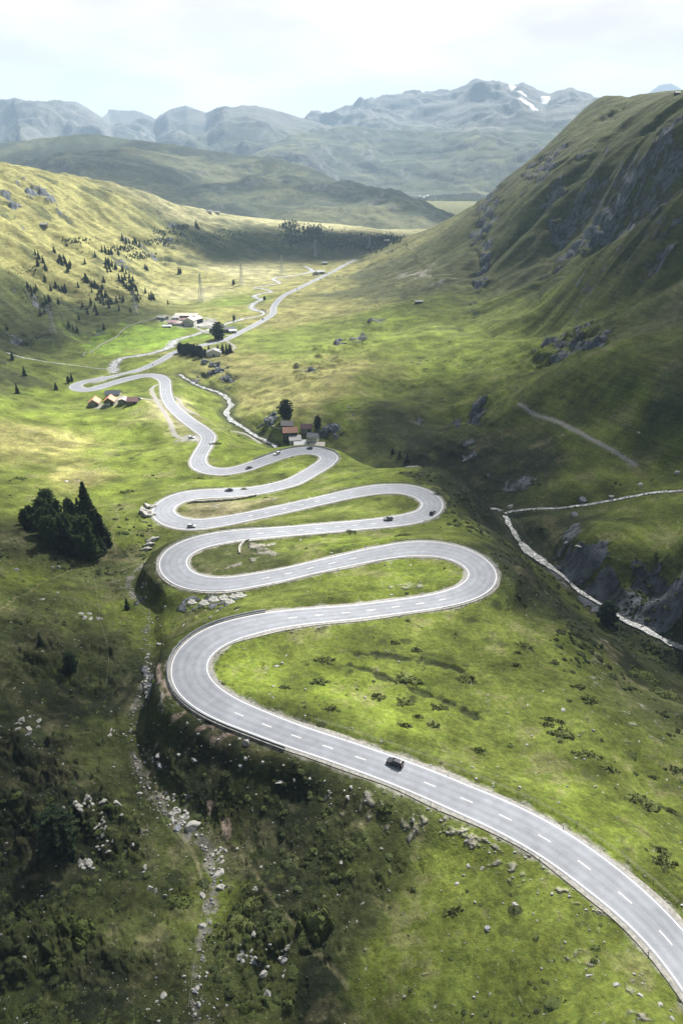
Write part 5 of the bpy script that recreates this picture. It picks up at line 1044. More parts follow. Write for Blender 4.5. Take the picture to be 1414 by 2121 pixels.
for q in SL.split():
    x, y = map(float, q.split(','))
    hgt = rnd.uniform(10, 17) / 2.828 * 2.3
    tree(x / 2.828, 300 + y / 2.828 + 2, hgt, "small dark pine scattered on the sunny slope above the farm", 'sm', "scattered pines on the left slope")
for k in range(35):
    q = SL.split()[rnd.randrange(25, 70)]; x, y = map(float, q.split(',')); tree((x + rnd.gauss(0, 6)) / 2.828, 302 + (y + rnd.gauss(0, 6)) / 2.828, rnd.uniform(6, 11), "small dark pine scattered on the sunny slope above the farm", 'sm', "scattered pines on the left slope")
for k_ in protos:
    for p_ in protos[k_]:
        for c in list(p_.children): bpy.data.objects.remove(c)
        bpy.data.objects.remove(p_)
# the far wood on the shaded slope, read as one mass
V = []; F = []
fm = B("620,490,40,22 690,500,60,20 760,505,50,18 600,470,22,14 650,480,30,14 800,495,30,10 480,485,50,10,.5 430,500,70,16,.35 350,480,30,8,.4 520,510,70,20,.3 380,470,20,6,.5 262,515,30,7,.5 290,530,26,8,.5 330,500,30,10,.6 160,500,40,8,.2 60,560,60,12,.2 100,620,60,30,.25 180,640,60,30,.25 60,700,60,14,.3 230,600,60,30,.2")
for _ in range(4200):
    bx = rnd.choice(fm); v = bx[4] if len(bx) > 4 else 1
    if rnd.random() > v: continue
    p = ghit(bx[0] + rnd.gauss(0, .45) * bx[2], bx[1] + rnd.gauss(0, .45) * bx[3]); r = math.hypot(p[0], p[1])
    if not (700 < r < 2700): continue
    h = rnd.uniform(4, 8) * (1 if v == 1 else .45) * (.5 if r < 1300 else 1); w = h * rnd.uniform(.28, .42) * (1 if v == 1 else 1.6); b = len(V); n0 = 6
    for lv, (zz_, ww_) in enumerate(((-.05, .9), (.3, .75), (.65, .45))):
        for i in range(n0):
            a = 6.283 * i / n0 + lv; q = w * ww_ * rnd.uniform(.7, 1.2); V.append((p[0] + q * math.cos(a), p[1] + q * math.sin(a), p[2] + h * zz_))
    V.append((p[0], p[1], p[2] + h)); 
    for lv in range(2): F += [(b + lv * n0 + i, b + lv * n0 + (i + 1) % n0, b + (lv + 1) * n0 + (i + 1) % n0, b + (lv + 1) * n0 + i) for i in range(n0)]
    F += [(b + 2 * n0 + i, b + 2 * n0 + (i + 1) % n0, b + 3 * n0) for i in range(n0)]
link("far_wood", mesh("far_wood", V, F, [needled]), None, kind='stuff')

# ------------------------------------------------------------------ cars
glass = mat("dark_car_glass", (.02, .025, .03), 0.08, 0.6); tyre = mat("tyre_rubber", (.02, .02, .02), 0.9); rimm = mat("wheel_rim", (.5, .5, .52), 0.35, 0.5, .6)
redl = mat("tail_lamp_red", (.35, .01, .01), 0.25, .5); whl = mat("head_lamp", (.7, .72, .75), 0.15, .6); plasm = mat("black_trim", (.03, .03, .032), 0.6)
def paintm(nm, c): m_ = mat(nm, c, 0.25, 0.55); m_.node_tree.nodes['Principled BSDF'].inputs['Coat Weight'].default_value = 0.6; noise_var(m_, c, 2.0, .92, 1.05); return m_
PT_ = dict(black=paintm("black_paint", (.012, .016, .026)), white=paintm("white_paint", (.72, .73, .74)), silver=paintm("silver_paint", (.45, .47, .49)), grey=paintm("grey_paint", (.10, .11, .125)), blue=paintm("navy_paint", (.02, .035, .07)))
def car_parts(col, kind):
    L, W, H = {'hatch': (4.4, 1.84, 1.5), 'suv': (4.75, 1.95, 1.75), 'sedan': (4.8, 1.86, 1.46), 'van': (5.0, 2.0, 1.95)}[kind]
    # side outline of the body (front is +x), lower body up to the belt line
    zb = .28; zl = H * .60
    P_ = [(-L / 2, zb + .12), (-L / 2 - .0, zl * .86), (-L / 2 + .12, zl), (-L * .30, zl + .03), (L * .16, zl), (L * .40, zl * .84), (L / 2 - .05, zl * .70), (L / 2, zb + .22), (L / 2 - .12, zb), (-L / 2 + .15, zb)]
    V = []; F = []; ys = (-W / 2, -W / 2 + .10, 0, W / 2 - .10, W / 2); n_ = len(P_)
    for y in ys:
        e = 1 if abs(y) < W / 2 - .01 else .965
        V += [(x * e, y, z if 2 > 3 else (z + (0.03 if y == 0 and z > zb + .3 else 0) - (0.06 if e < 1 and z > zl * .8 else 0))) for x, z in P_]
    for s in range(4): F += [(s * n_ + i, s * n_ + (i + 1) % n_, (s + 1) * n_ + (i + 1) % n_, (s + 1) * n_ + i)[::-1] for i in range(n_)]
    F += [tuple(range(n_))[::-1], tuple(range(4 * n_, 5 * n_))]
    back = -L * .47 if kind in ('hatch', 'suv', 'van') else -L * .34
    fr, wb = L * .20, L * .06
    rb = back + (.32 if kind != 'sedan' else .75); rf = wb - .15
    roof = []; RF = []
    z1, z2 = zl - .02, H; hw_, hr = W / 2 - .08, W / 2 - .28
    G = [(back, -hw_, z1), (fr, -hw_, z1), (fr, hw_, z1), (back, hw_, z1), (rb, -hr, z2 - .06), (rf, -hr, z2 - .06), (rf, hr, z2 - .06), (rb, hr, z2 - .06)]
    GF = [(0, 1, 5, 4), (1, 2, 6, 5), (2, 3, 7, 6), (3, 0, 4, 7), (0, 3, 2, 1)]
    TV = []; TF = []
    for dz, e in ((-.06, 0), (-.015, 0.02), (.0, .16)): TV += [(rb + e - .03, -hr + e - .02, z2 + dz), (rf - e + .03, -hr + e - .02, z2 + dz), (rf - e + .03, hr - e + .02, z2 + dz), (rb + e - .03, hr - e + .02, z2 + dz)]
    for s in range(2): TF += [(s * 4 + i, s * 4 + (i + 1) % 4, (s + 1) * 4 + (i + 1) % 4, (s + 1) * 4 + i) for i in range(4)]
    TF += [(8, 9, 10, 11), (3, 2, 1, 0)]
    for s in (-1, 1):      # pillars
        for xa, xb in ((fr, rf), (wb * .2 - .35, wb * .2 - .35), (back, rb)):
            bar(TV, TF, (xa, s * hw_, z1), (xb, s * hr, z2 - .05), .07)
    return L, W, H, mesh("body", V, F, [col]), mesh("windows", G, GF, [glass]), mesh("roof", TV, TF, [col])
def wheel_mesh():
    V = []; F = []; n_ = 20
    for y in (-.11, .11):
        for k in range(n_): a = 6.283 * k / n_; V.append((.33 * math.cos(a), y, .33 * math.sin(a)))
    F += [(k, (k + 1) % n_, n_ + (k + 1) % n_, n_ + k) for k in range(n_)] + [tuple(range(n_)), tuple(range(n_, 2 * n_))[::-1]]
    return mesh("wheel", V, F, [tyre])
def rim_mesh():
    V = []; F = []
    for y in (-.118, .118):
        b = len(V)
        for k in range(12): a = 6.283 * k / 12; V.append((.21 * math.cos(a), y, .21 * math.sin(a)))
        F.append(tuple(range(b, b + 12)) if y < 0 else tuple(range(b, b + 12))[::-1])
    return mesh("rim", V, F, [rimm])
WM, RM_ = wheel_mesh(), rim_mesh()
def make_car(col, kind, label, loc, rz, pitch=0.0, name="car"):
    L, W, H, bd, wd, rf = car_parts(PT_[col], kind)
    o = top(name, label, "car", loc, rz); o.rotation_euler = (0, pitch, rz)
    link("body", bd, None, parent=o); link("windows", wd, None, parent=o); link("roof", rf, None, parent=o)
    for sx in (-1, 1):
        for sy in (-1, 1):
            w_ = link("wheel", WM, None, parent=o); w_.location = (sx * L * .30, sy * (W / 2 - .10), .33)
            link("rim", RM_, None, parent=w_)
    for sy in (-1, 1):
        V = []; F = []; box(V, F, -L / 2 - .02, -L / 2 + .12, sy * (W / 2 - .22) - .17, sy * (W / 2 - .22) + .17, H * .42, H * .53); link("tail_light", mesh("tail_light", V, F, [redl]), None, parent=o)
        V = []; F = []; box(V, F, L / 2 - .30, L / 2 - .03, sy * (W / 2 - .24) - .17, sy * (W / 2 - .24) + .17, H * .36, H * .44); link("headlight", mesh("headlight", V, F, [whl]), None, parent=o)
        V = []; F = []; box(V, F, L * .15, L * .15 + .12, sy * (W / 2 + .02) - .1, sy * (W / 2 + .02) + .1, H * .60, H * .70); link("mirror", mesh("mirror", V, F, [plasm]), None, parent=o)
    return o
def road_car(x, y, col, kind, label, fwd, side=None):
    best = None
    for i in range(len(RC)):
        d = RC[i, :3] - np.array([0, 0, 300.]); px_ = 707 + 1414 * d[0] / (d[1] * cp - d[2] * sp); py_ = 1060.5 - 1414 * (d[1] * sp + d[2] * cp) / (d[1] * cp - d[2] * sp)
        e = (px_ - x) ** 2 + (py_ - y) ** 2
        if best is None or e < best[0]: best = (e, i)
    i = best[1]; t = RC[min(i + 1, len(RC) - 1), :3] - RC[max(i - 1, 0), :3]; t /= np.linalg.norm(t); nn = np.array([t[1], -t[0]]); c = RC[i]
    q = ray(x, y) ; q = q * ((c[2] - 300) / q[2]) + np.array([0, 0, 300.]); along = (q - c[:3])[:2] @ t[:2]
    lane = c[3] * .25 * (1 if fwd else -1)
    px_, py_ = c[0] + t[0] * along + nn[0] * lane, c[1] + t[1] * along + nn[1] * lane; z = c[2] + t[2] * along
    h_ = math.atan2(t[1], t[0]) + (0 if fwd else math.pi); pit = -math.asin(t[2]) * (1 if fwd else -1)
    return make_car(col, kind, label, (px_, py_, z + .005), h_, pit)
for a in [(817, 1583, 'black', 'hatch', "black hatchback driving along the nearest stretch of road", True), (401, 1085, 'silver', 'hatch', "silver white estate car in the left hand bend of the third loop", False),
 (805, 1078, 'grey', 'suv', "dark grey off-roader leaving the upper right bend, left one of two", False), (896, 1064, 'black', 'suv', "black off-roader in the upper right bend beside the guardrail", True),
 (474, 1015, 'blue', 'sedan', "navy saloon on the straight past the rock heap", False), (510, 965, 'grey', 'sedan', "dark grey saloon between the hamlet bend and the left bend", False),
 (572, 940, 'white', 'suv', "white car climbing towards the bend by the houses", True), (640, 931, 'black', 'hatch', "black car right below the metal roofed houses", True),
 (316, 755, 'white', 'hatch', "white car on the valley road above the far hairpin", True), (559, 663, 'blue', 'suv', "blue van like car pulled over on the valley road", False), (575, 626, 'white', 'hatch', "white car small in the valley, on the road by the river bend", False), (617, 600, 'silver', 'hatch', "silver car far down the straight valley road", True), (680, 568, 'black', 'hatch', "tiny dark car passing the far white houses", False)]: road_car(*a)
def ground_car(x, y, col, kind, label, rz): p = ghit(x, y + 2); make_car(col, kind, label, (p[0], p[1], p[2] + .14), rz)
ground_car(397, 906, 'white', 'suv', "white car parked alone in the gravel lay-by", .1)
ground_car(290, 826, 'white', 'van', "white van parked at the right end of the left hamlet", .1)
ground_car(412, 676, 'silver', 'hatch', "silver car parked in the farm yard, right of the white farmhouse", .2)
ground_car(349, 664, 'white', 'van', "white van among the machinery at the farm's left end", .5)
ground_car(336, 664, 'grey', 'suv', "dark vehicle at the left tip of the farm yard", .3)

# ------------------------------------------------------------------ buildings
WALL = dict(white=mat("white_render"), stone=mat("rubble_stone"), wood=mat("weathered_wood"), dark=mat("dark_timber"), cream=mat("cream_render"))
for k_, c_ in (('white', (.66, .65, .62)), ('stone', (.26, .25, .235)), ('wood', (.16, .125, .095)), ('dark', (.05, .045, .04)), ('cream', (.5, .47, .42))): noise_var(WALL[k_], c_, 1.2, .75, 1.15, detail=7, bump=.3, bscale=4, dist=.05)
ROOF = {}
for k_, c_ in (('orange', (.42, .19, .11)), ('blue', (.075, .095, .135)), ('pink', (.42, .35, .33)), ('mauve', (.24, .13, .14)), ('rust', (.36, .175, .12)), ('grey', (.24, .24, .25)), ('light', (.36, .37, .39)), ('white', (.48, .49, .52)), ('purple', (.17, .09, .10)), ('slate', (.13, .15, .175)), ('sand', (.42, .38, .34))):
    m_ = mat(k_ + "_roofing", rough=.6, spec=.35); noise_var(m_, c_, .9, .75, 1.15, detail=7); ROOF[k_] = m_
    n = m_.node_tree.nodes; l = m_.node_tree.links; tc = n.new('ShaderNodeTexCoord'); wv = n.new('ShaderNodeTexWave'); wv.inputs['Scale'].default_value = 1.2; wv.inputs['Distortion'].default_value = .3; l.new(tc.outputs['Object'], wv.inputs['Vector']); bp = n.new('ShaderNodeBump'); bp.inputs['Strength'].default_value = .5; bp.inputs['Distance'].default_value = .08; l.new(wv.outputs['Fac'], bp.inputs['Height']); l.new(bp.outputs[0], n['Principled BSDF'].inputs['Normal'])
winm = mat("window_pane", (.03, .04, .05), .1, .6); fram = mat("window_frame", (.55, .52, .48), .6); concm = mat("concrete_step", (.4, .39, .37))
def behind(x, y, hh):                # the spot past the road whose roof shows at this bearing
    c = [(t, ptT(x, y, t)) for t in np.arange(498, 575, 1.0)]; c = [(t, p, p[2] - float(zs(p[0], p[1]))) for t, p in c]
    ok = [q for q in c if q[2] >= hh]
    return (max(ok, key=lambda q: q[0]) if ok else max(c, key=lambda q: q[2]))[1]
def house(x, y, W, L, h, rh, wall, roof, label, rz=0., ridge='x', gable=None, nwin=3, cat="house", name="house", floors=1, lift=0., lean=False, door=True, chim=False, low=None, at_z=None, roof_h=None):
    p = ghit(x, y) if roof_h is None else behind(x, y, roof_h)
    if roof_h is not None: at_z = float(zs(p[0], p[1]))
    o = top(name, label, cat, (p[0], p[1], (p[2] if at_z is None else at_z) + lift), rz)
    V = []; F = []; w2, l2 = W / 2, L / 2
    b = [(-w2, -l2), (w2, -l2), (w2, l2), (-w2, l2)]
    V = [(a, c, -1.5) for a, c in b] + [(a, c, h + ((rh if c > 0 else 0) if lean else 0)) for a, c in b]
    F = [(0, 1, 5, 4), (1, 2, 6, 5), (2, 3, 7, 6), (3, 0, 4, 7), (3, 2, 1, 0)]
    if not lean:
        if ridge == 'x': V += [(-w2, 0, h + rh), (w2, 0, h + rh)]; F += [(7, 4, 8), (5, 6, 9)]
        else: V += [(0, -l2, h + rh), (0, l2, h + rh)]; F += [(4, 5, 8), (6, 7, 9)]
    link("wall", mesh("wall", V, F, [WALL[wall]]), None, parent=o)
    e = .55; t = .18; RV = []; RF_ = []
    def slab(q):
        b0 = len(RV); RV.extend(q + [(a, c, z + t) for a, c, z in q]); RF_.extend([tuple(b0 + i for i in f) for f in ((3, 2, 1, 0), (4, 5, 6, 7), (0, 1, 5, 4), (1, 2, 6, 5), (2, 3, 7, 6), (3, 0, 4, 7))])
    if lean: slab([(-w2 - e, -l2 - e, h + .03 - e * rh / L), (w2 + e, -l2 - e, h + .03 - e * rh / L), (w2 + e, l2 + e, h + rh + .03 + e * rh / L), (-w2 - e, l2 + e, h + rh + .03 + e * rh / L)])
    elif ridge == 'x':
        k = rh / l2; slab([(-w2 - e, -l2 - e, h - e * k + .03), (w2 + e, -l2 - e, h - e * k + .03), (w2 + e, 0, h + rh + .03), (-w2 - e, 0, h + rh + .03)]); slab([(-w2 - e, .002, h + rh + .03), (w2 + e, .002, h + rh + .03), (w2 + e, l2 + e, h - e * k + .03), (-w2 - e, l2 + e, h - e * k + .03)])
    else:
        k = rh / w2; slab([(-w2 - e, -l2 - e, h - e * k + .03), (0, -l2 - e, h + rh + .03), (0, l2 + e, h + rh + .03), (-w2 - e, l2 + e, h - e * k + .03)]); slab([(.002, -l2 - e, h + rh + .03), (w2 + e, -l2 - e, h - e * k + .03), (w2 + e, l2 + e, h - e * k + .03), (.002, l2 + e, h + rh + .03)])
    r_ = link("roof", mesh("roof", RV, RF_, [ROOF[roof]]), None, parent=o)
    if chim: V = []; F = []; box(V, F, w2 * .3, w2 * .3 + .7, l2 * .1, l2 * .1 + .7, h + rh * .4, h + rh + 1.0); link("chimney", mesh("chimney", V, F, [WALL['stone']]), None, parent=r_)
    if low: V = []; F = []; box(V, F, -w2 - .02, w2 + .02, -l2 - .03, -l2 + .2, .1, h * .55); link("front_panel", mesh("front_panel", V, F, [WALL[low]]), None, parent=o)
    for fl in range(floors):
        z0 = 1.0 + fl * 2.7
        if z0 + 1.2 > h: break
        for k in range(nwin):
            for sy in (-1, 1):
                xc = -w2 + W * (k + .5 + (0 if not door or fl else .0)) / nwin; 
                if door and fl == 0 and k == nwin // 2 and sy < 0: continue
                V = []; F = []; box(V, F, xc - .55, xc + .55, sy * (l2 + .03) - .06, sy * (l2 + .03) + .06, z0, z0 + 1.25); f_ = link("window", mesh("window", V, F, [fram]), None, parent=o)
                V = []; F = []; box(V, F, xc - .43, xc + .43, sy * (l2 + .10) - .02, sy * (l2 + .10) + .02, z0 + .12, z0 + 1.13); link("pane", mesh("pane", V, F, [winm]), None, parent=f_)
        for sx in (-1, 1):
            V = []; F = []; box(V, F, sx * (w2 + .03) - .06, sx * (w2 + .03) + .06, -.55, .55, z0, z0 + 1.25); f_ = link("window", mesh("window", V, F, [fram]), None, parent=o)
            V = []; F = []; box(V, F, sx * (w2 + .10) - .02, sx * (w2 + .10) + .02, -.43, .43, z0 + .12, z0 + 1.13); link("pane", mesh("pane", V, F, [winm]), None, parent=f_)
    if door:
        xc = -w2 + W * (nwin // 2 + .5) / max(nwin, 1); dw = 1.4 if h > 3.4 else .7
        V = []; F = []; box(V, F, xc - dw, xc + dw, -l2 - .07, -l2 + .03, 0, min(h * .75, 2.6)); link("door", mesh("door", V, F, [WALL['dark']]), None, parent=o)
    return o
def HA(*a, **k): return house(*a, **k)
HA(197, 839, 9.5, 11, 3.4, 3.4, 'stone', 'orange', "stone barn with orange gable roof, left end of the left hamlet", .12, 'y', nwin=2, chim=False, name="barn", cat="barn")
HA(229, 836, 9.5, 11, 3.6, 3.4, 'wood', 'orange', "orange roofed barn with white lower front in the left hamlet", .1, 'y', nwin=2, low='white', name="barn", cat="barn")
HA(236, 821, 13.5, 8, 3.2, 2.6, 'cream', 'blue', "house with dark blue roof behind the two orange barns", .02, 'x', nwin=4, chim=True)
HA(258, 833, 9, 7, 2.4, 1.6, 'stone', 'pink', "low shed with pale pink roof in the left hamlet", -.15, 'y', nwin=2, name="shed", cat="shed")
HA(277, 834, 9.5, 8, 2.6, 2.6, 'wood', 'mauve', "shed with mauve red roof at the hamlet's right", -.05, 'x', nwin=2, name="shed", cat="shed")
HA(596, 893, 9.5, 7, 6.5, 2.6, 'dark', 'grey', "dark wooden house with grey roof, rearmost at the bend", -.05, 'x', nwin=3, floors=2)
HA(601, 909, 11.5, 9, 7.2, 3.0, 'dark', 'rust', "dark house with rust red roof in the hamlet at the bend", .12, 'x', nwin=3, floors=2, chim=True)
HA(611, 906, 9, 7, 4.6, 1.4, 'white', 'grey', "shed with light grey lean-to roof against the rust roofed house", .12, nwin=3, lean=True, name="shed", cat="shed", roof_h=5.3)
HA(622, 917, 9.5, 8, 3.2, 2.0, 'dark', 'white', "barn with bright white metal roof nearest the bend", .12, nwin=3, lean=True, name="barn", cat="barn", roof_h=4.4)
HA(635, 893, 9.0, 6.5, 3.6, 2.6, 'stone', 'purple', "stone hut with purple brown roof above the hamlet", -.03, 'x', nwin=2, name="hut", cat="hut")
HA(648, 899, 8, 7.5, 6.4, 2.0, 'white', 'slate', "tall white grey house with slate roof at the bend", -.2, 'x', nwin=3, floors=2, roof_h=7.4)
HA(657, 919, 11, 5, 3.2, 1.0, 'cream', 'sand', "long low building with sand coloured roof behind the guardrail", 0, nwin=4, lean=True, name="shed", cat="shed", roof_h=3.8, door=False)
HA(394, 673, 16, 15, 7.5, 4.0, 'white', 'pink', "big white farmhouse with many windows and pale pink roof", -.1, 'y', nwin=4, floors=3)
HA(408, 668, 12, 14, 6.0, 3.0, 'dark', 'pink', "open fronted barn right of the big white farmhouse", -.5, 'y', nwin=2, name="barn", cat="barn")
HA(378, 673, 24, 12, 3.6, 1.8, 'white', 'pink', "long white farm wing with pale pink roof", .02, 'x', nwin=6)
HA(387, 660, 34, 10, 5.2, 1.6, 'dark', 'sand', "long dark barn with cream roof behind the farmyard", -.02, nwin=6, lean=True, name="barn", cat="barn", door=False)
HA(386, 665, 18, 7, 3.0, 1.5, 'white', 'mauve', "low mauve roofed stall in the middle of the farm", .05, 'x', nwin=4, name="shed", cat="shed")
HA(357, 672, 12, 10, 4.0, 2.0, 'cream', 'mauve', "mauve roofed house at the farm's left side", .3, 'x', nwin=3)
HA(347, 677, 12, 9, 1.8, 1.0, 'white', 'white', "flat white greenhouse like shed at the farm's front left", .1, 'x', nwin=2, name="shed", cat="shed")
HA(337, 661, 15, 10, 3.2, 1.4, 'stone', 'grey', "grey roofed machine shed at the farm's left end", -.4, 'x', nwin=2, name="shed", cat="shed")
HA(365, 661, 10, 7, 3, 1.4, 'white', 'white', "small white shed behind the farm's left wing", 0, 'x', nwin=2, name="shed", cat="shed")
HA(476, 687, 15, 10, 4.2, 2.6, 'wood', 'blue', "blue grey roofed house between river and road", .1, 'x', nwin=4, chim=True)
HA(483, 689, 10, 7, 3.4, 1.2, 'white', 'white', "small white annex in front of the blue grey roofed house", .1, 'x', nwin=3)
HA(444, 736, 17, 11, 4.6, 3.2, 'white', 'grey', "white chalet with grey gable roof between the fir groups", .08, 'y', nwin=5, floors=2)
HA(654, 569, 13, 9, 5, 3, 'cream', 'white', "pale gabled house, left of the far pair by the valley road", .2, 'y', nwin=3, floors=1)
HA(664, 567, 16, 9, 4.5, 2.5, 'stone', 'light', "grey house, right of the far pair by the valley road", .2, 'x', nwin=3)
HA(672, 548, 13, 8, 4, 2.6, 'dark', 'light', "lone dark hut with light roof on the far knoll", .1, 'x', nwin=3, name="hut", cat="hut")
HA(867, 628, 11, 6, 2.8, 1.6, 'dark', 'grey', "small dark hut alone on the right hand slope", .05, 'x', nwin=3, name="hut", cat="hut")
HA(92, 468, 12, 7, 2.8, 1.8, 'wood', 'grey', "lone hut high on the sunny left hillside", .05, 'x', nwin=3, name="hut", cat="hut")
HA(434, 441, 16, 10, 5, 3, 'white', 'grey', "far hut on the hill shoulder, left one", 0, 'x', nwin=3)
HA(449, 442, 18, 9, 4, 2, 'cream', 'grey', "far hut on the hill shoulder, right one", 0, 'x', nwin=3)
HA(801, 501, 15, 8, 4, 2.4, 'white', 'white', "small white house on the dark spur at the valley's end", 0, 'x', nwin=3)
HA(1401, 196, 8, 5, 2.6, 1.4, 'dark', 'slate', "cabin on the skyline at the top of the right mountain", 0, 'x', nwin=3, name="cabin", cat="cabin")
for k, (x, y) in enumerate([(868, 409), (878, 411), (885, 408)]): HA(x, y, 24, 16, 8, 5, 'white', 'grey', "white house of the far village on the green valley floor", .2 * k, 'x', nwin=4, name="house").__setitem__('group', "houses of the far village")

# ------------------------------------------------------------------ guardrails, walls, fences, posts
steel = mat("galvanised_steel", rough=.45, spec=.5, metal=.5); noise_var(steel, (.30, .34, .38), 1.0, .8, 1.15)
wallm = mat("dry_stone"); noise_var(wallm, (.30, .295, .28), 2.0, .5, 1.4, detail=8, bump=.8, bscale=2.5, dist=.2)
def edge_line(i0, i1, side, off):
    a, b = [int(np.argmin(np.hypot(RC[:, 0] - _C[int(i), 0], RC[:, 1] - _C[int(i), 1]))) for i in (i0, i1)]
    C = RC[a:b + 1]; t = np.gradient(C[:, :2], axis=0); t /= np.linalg.norm(t, axis=1)[:, None]; nn = np.stack([t[:, 1], -t[:, 0]], -1)
    P_ = C[:, :3].copy(); P_[:, :2] += nn * side * (C[:, 3] / 2 + off)[:, None]; return P_
def guardrail(i0, i1, side, label, tall=False):
    P_ = edge_line(i0, i1, side, 1.15); o_ = P_[len(P_) // 2].copy(); o_[2] = P_[:, 2].min(); o = top("guardrail", label, "guardrail", tuple(o_)); P_ = P_ - o_
    V = []; F = []
    prof = [(-.03, .45), (.03, .52), (-.03, .60), (.03, .68), (-.03, .76)] if not tall else [(-.05, .15), (-.05, .95), (.05, .95), (.05, .15)]
    t = np.gradient(P_[:, :2], axis=0); t /= np.linalg.norm(t, axis=1)[:, None]; nn = np.stack([t[:, 1], -t[:, 0]], -1); m_ = len(prof)
    for p, q in zip(P_, nn): V += [(p[0] + q[0] * a, p[1] + q[1] * a, p[2] + z) for a, z in prof]
    F = [(i * m_ + k, i * m_ + k + 1, (i + 1) * m_ + k + 1, (i + 1) * m_ + k) for i in range(len(P_) - 1) for k in range(m_ - 1)]
    link("rail", mesh("rail", V, F, [steel]), None, parent=o)
    V = []; F = []; box(V, F, -.06, .06, -.06, .06, -.4, .74 if not tall else 1.0); pm = mesh("post", V, F, [steel])
    st = max(1, len(P_) // 95 + 1)
    for k in range(0, len(P_), max(st, 2)):
        c = link("post", pm, None, parent=o); c.location = (P_[k][0] + nn[k][0] * side * .1, P_[k][1] + nn[k][1] * side * .1, P_[k][2])
guardrail(12, 24.9, -1, "blue grey steel barrier around the outside of the lowest bend", True)
guardrail(28, 37, 1, "guardrail around the outside of the lower right bend")
guardrail(43, 53, -1, "guardrail around the outside of the lower left bend")
guardrail(58, 66, 1, "guardrail around the outside of the upper right bend")
guardrail(74, 79.8, -1, "guardrail around the outside of the upper left bend")
guardrail(84, 90, 1, "dark guardrail of the bend right in front of the houses", True)
guardrail(104, 112, 1, "guardrail of the far bend above the stream")
def stone_wall(pts_, label, w=.5, h=.9, name="stone_wall", m=None):
    C_ = catmull(np.array([list(ghit(*q)) for q in pts_]), 1.2); t = np.gradient(C_[:, :2], axis=0); t /= np.linalg.norm(t, axis=1)[:, None]; nn = np.stack([t[:, 1], -t[:, 0]], -1); V = []; F = []
    z_ = zs(C_[:, 0], C_[:, 1]); o_ = np.array([C_[:, 0].mean(), C_[:, 1].mean(), z_.min()])
    for i in range(len(C_)):
        hh = h * rnd.uniform(.75, 1.15); ww = w * rnd.uniform(.8, 1.2) / 2
        V += [(C_[i, 0] - o_[0] + nn[i, 0] * a, C_[i, 1] - o_[1] + nn[i, 1] * a, z_[i] - o_[2] + z) for a, z in ((-ww, -.3), (-ww * .8, hh), (ww * .8, hh * .97), (ww, -.3))]
    F = [(i * 4 + k, i * 4 + (k + 1), (i + 1) * 4 + k + 1, (i + 1) * 4 + k) for i in range(len(C_) - 1) for k in range(3)] + [(0, 1, 2, 3), tuple(range(len(V) - 4, len(V)))[::-1]]
    o = link(name, mesh(name, V, F, [m or wallm]), None, label=label, cat=name.replace('_', ' ')); o.location = o_; return o
stone_wall([(389, 1044), (400, 1041), (430, 1040), (460, 1038), (490, 1035), (515, 1031), (531, 1027)], "long low stone wall inside the upper left bend's island", .7, 1.3)
stone_wall([(497, 1147), (496, 1138), (500, 1129), (508, 1122), (515, 1119)], "short curved row of stones in the left bend's stony island", .9, .9)
stone_wall([(172, 738), (205, 718), (235, 702), (260, 680), (290, 668), (325, 658)], "stone wall along the foot of the slope beside the green field", 1.2, 1.0)
stone_wall([(549, 874), (555, 880), (562, 884), (572, 887), (582, 890)], "curved dry stone wall left of the houses at the bend", .8, 1.1)
wire = mat("fence_wire", (.22, .22, .16), .7); woodp = mat("fence_wood", (.30, .27, .22), .9)
def fence(C_, label, step=5, h=1.0, wires=(.5, .95), th=.035, pw=.09, name="wire_fence"):
    z_ = zs(C_[:, 0], C_[:, 1]); o_ = np.array([C_[:, 0].mean(), C_[:, 1].mean(), z_.min()]); o = top(name, label, "fence", tuple(o_)); Q = np.stack([C_[:, 0], C_[:, 1], z_], -1)[::step] - o_
    if len(Q) > 98: Q = Q[:98]
    V = []; F = []
    for a, b_ in zip(Q[:-1], Q[1:]):
        for z in wires: bar(V, F, a + [0, 0, z], b_ + [0, 0, z], th)
    link("wire", mesh("wire", V, F, [wire]), None, parent=o)
    V = []; F = []; box(V, F, -pw / 2, pw / 2, -pw / 2, pw / 2, -.3, h); pm = mesh("post", V, F, [woodp])
    for a in Q: c = link("post", pm, None, parent=o); c.location = tuple(a)
fence(np.array([p for p in edge_line(2, 12, 1, 3.6)]), "two strand wire fence along the meadow side of the nearest road", 3, 1.0, (.45, .9), .05)
fence(catmull(np.array([list(ghit(*q)) for q in [(190, 1172), (197, 1205), (203, 1245), (208, 1280), (218, 1320), (226, 1360), (224, 1400), (220, 1440)]]), 1.2), "thin pasture fence down the left ridge", 5, 1.0, (.85,), .04, .07, "pasture_fence")
fence(catmull(np.array([list(ghit(*q)) for q in [(303, 1640), (325, 1672), (345, 1712), (375, 1750), (402, 1780), (420, 1825), (426, 1860), (418, 1905), (409, 1960), (402, 2010), (396, 2060), (387, 2115)]]), 1.2), "thin yellowish pasture fence beside the dry stream bed", 5, 1.0, (.85,), .04, .07, "pasture_fence")
pst = mat("marker_white", (.75, .75, .74), .5); V = []; F = []; box(V, F, -.06, .06, -.05, .05, -.2, 1.0); pmm = mesh("marker_post", V, F, [pst]); V = []; F = []; box(V, F, -.065, .065, -.055, .055, .72, .86); bnd = mesh("band", V, F, [plasm])
s = 14.0; k = 0
while s < 760:
    c = at_s(s); c2_ = at_s(s + 1); t = (c2_ - c)[:2]; t /= np.linalg.norm(t)
    for sd in (-1, 1):
        q = c[:2] + sd * np.array([t[1], -t[0]]) * (c[3] / 2 + 1.0)
        m_ = link("marker_post", pmm, None, label="thin white marker post with a black band at the roadside", cat="marker post", group="white marker posts along the road"); m_.location = (q[0], q[1], c[2]); link("band", bnd, None, parent=m_)
    s += 27 if c[3] < 9.5 else 16
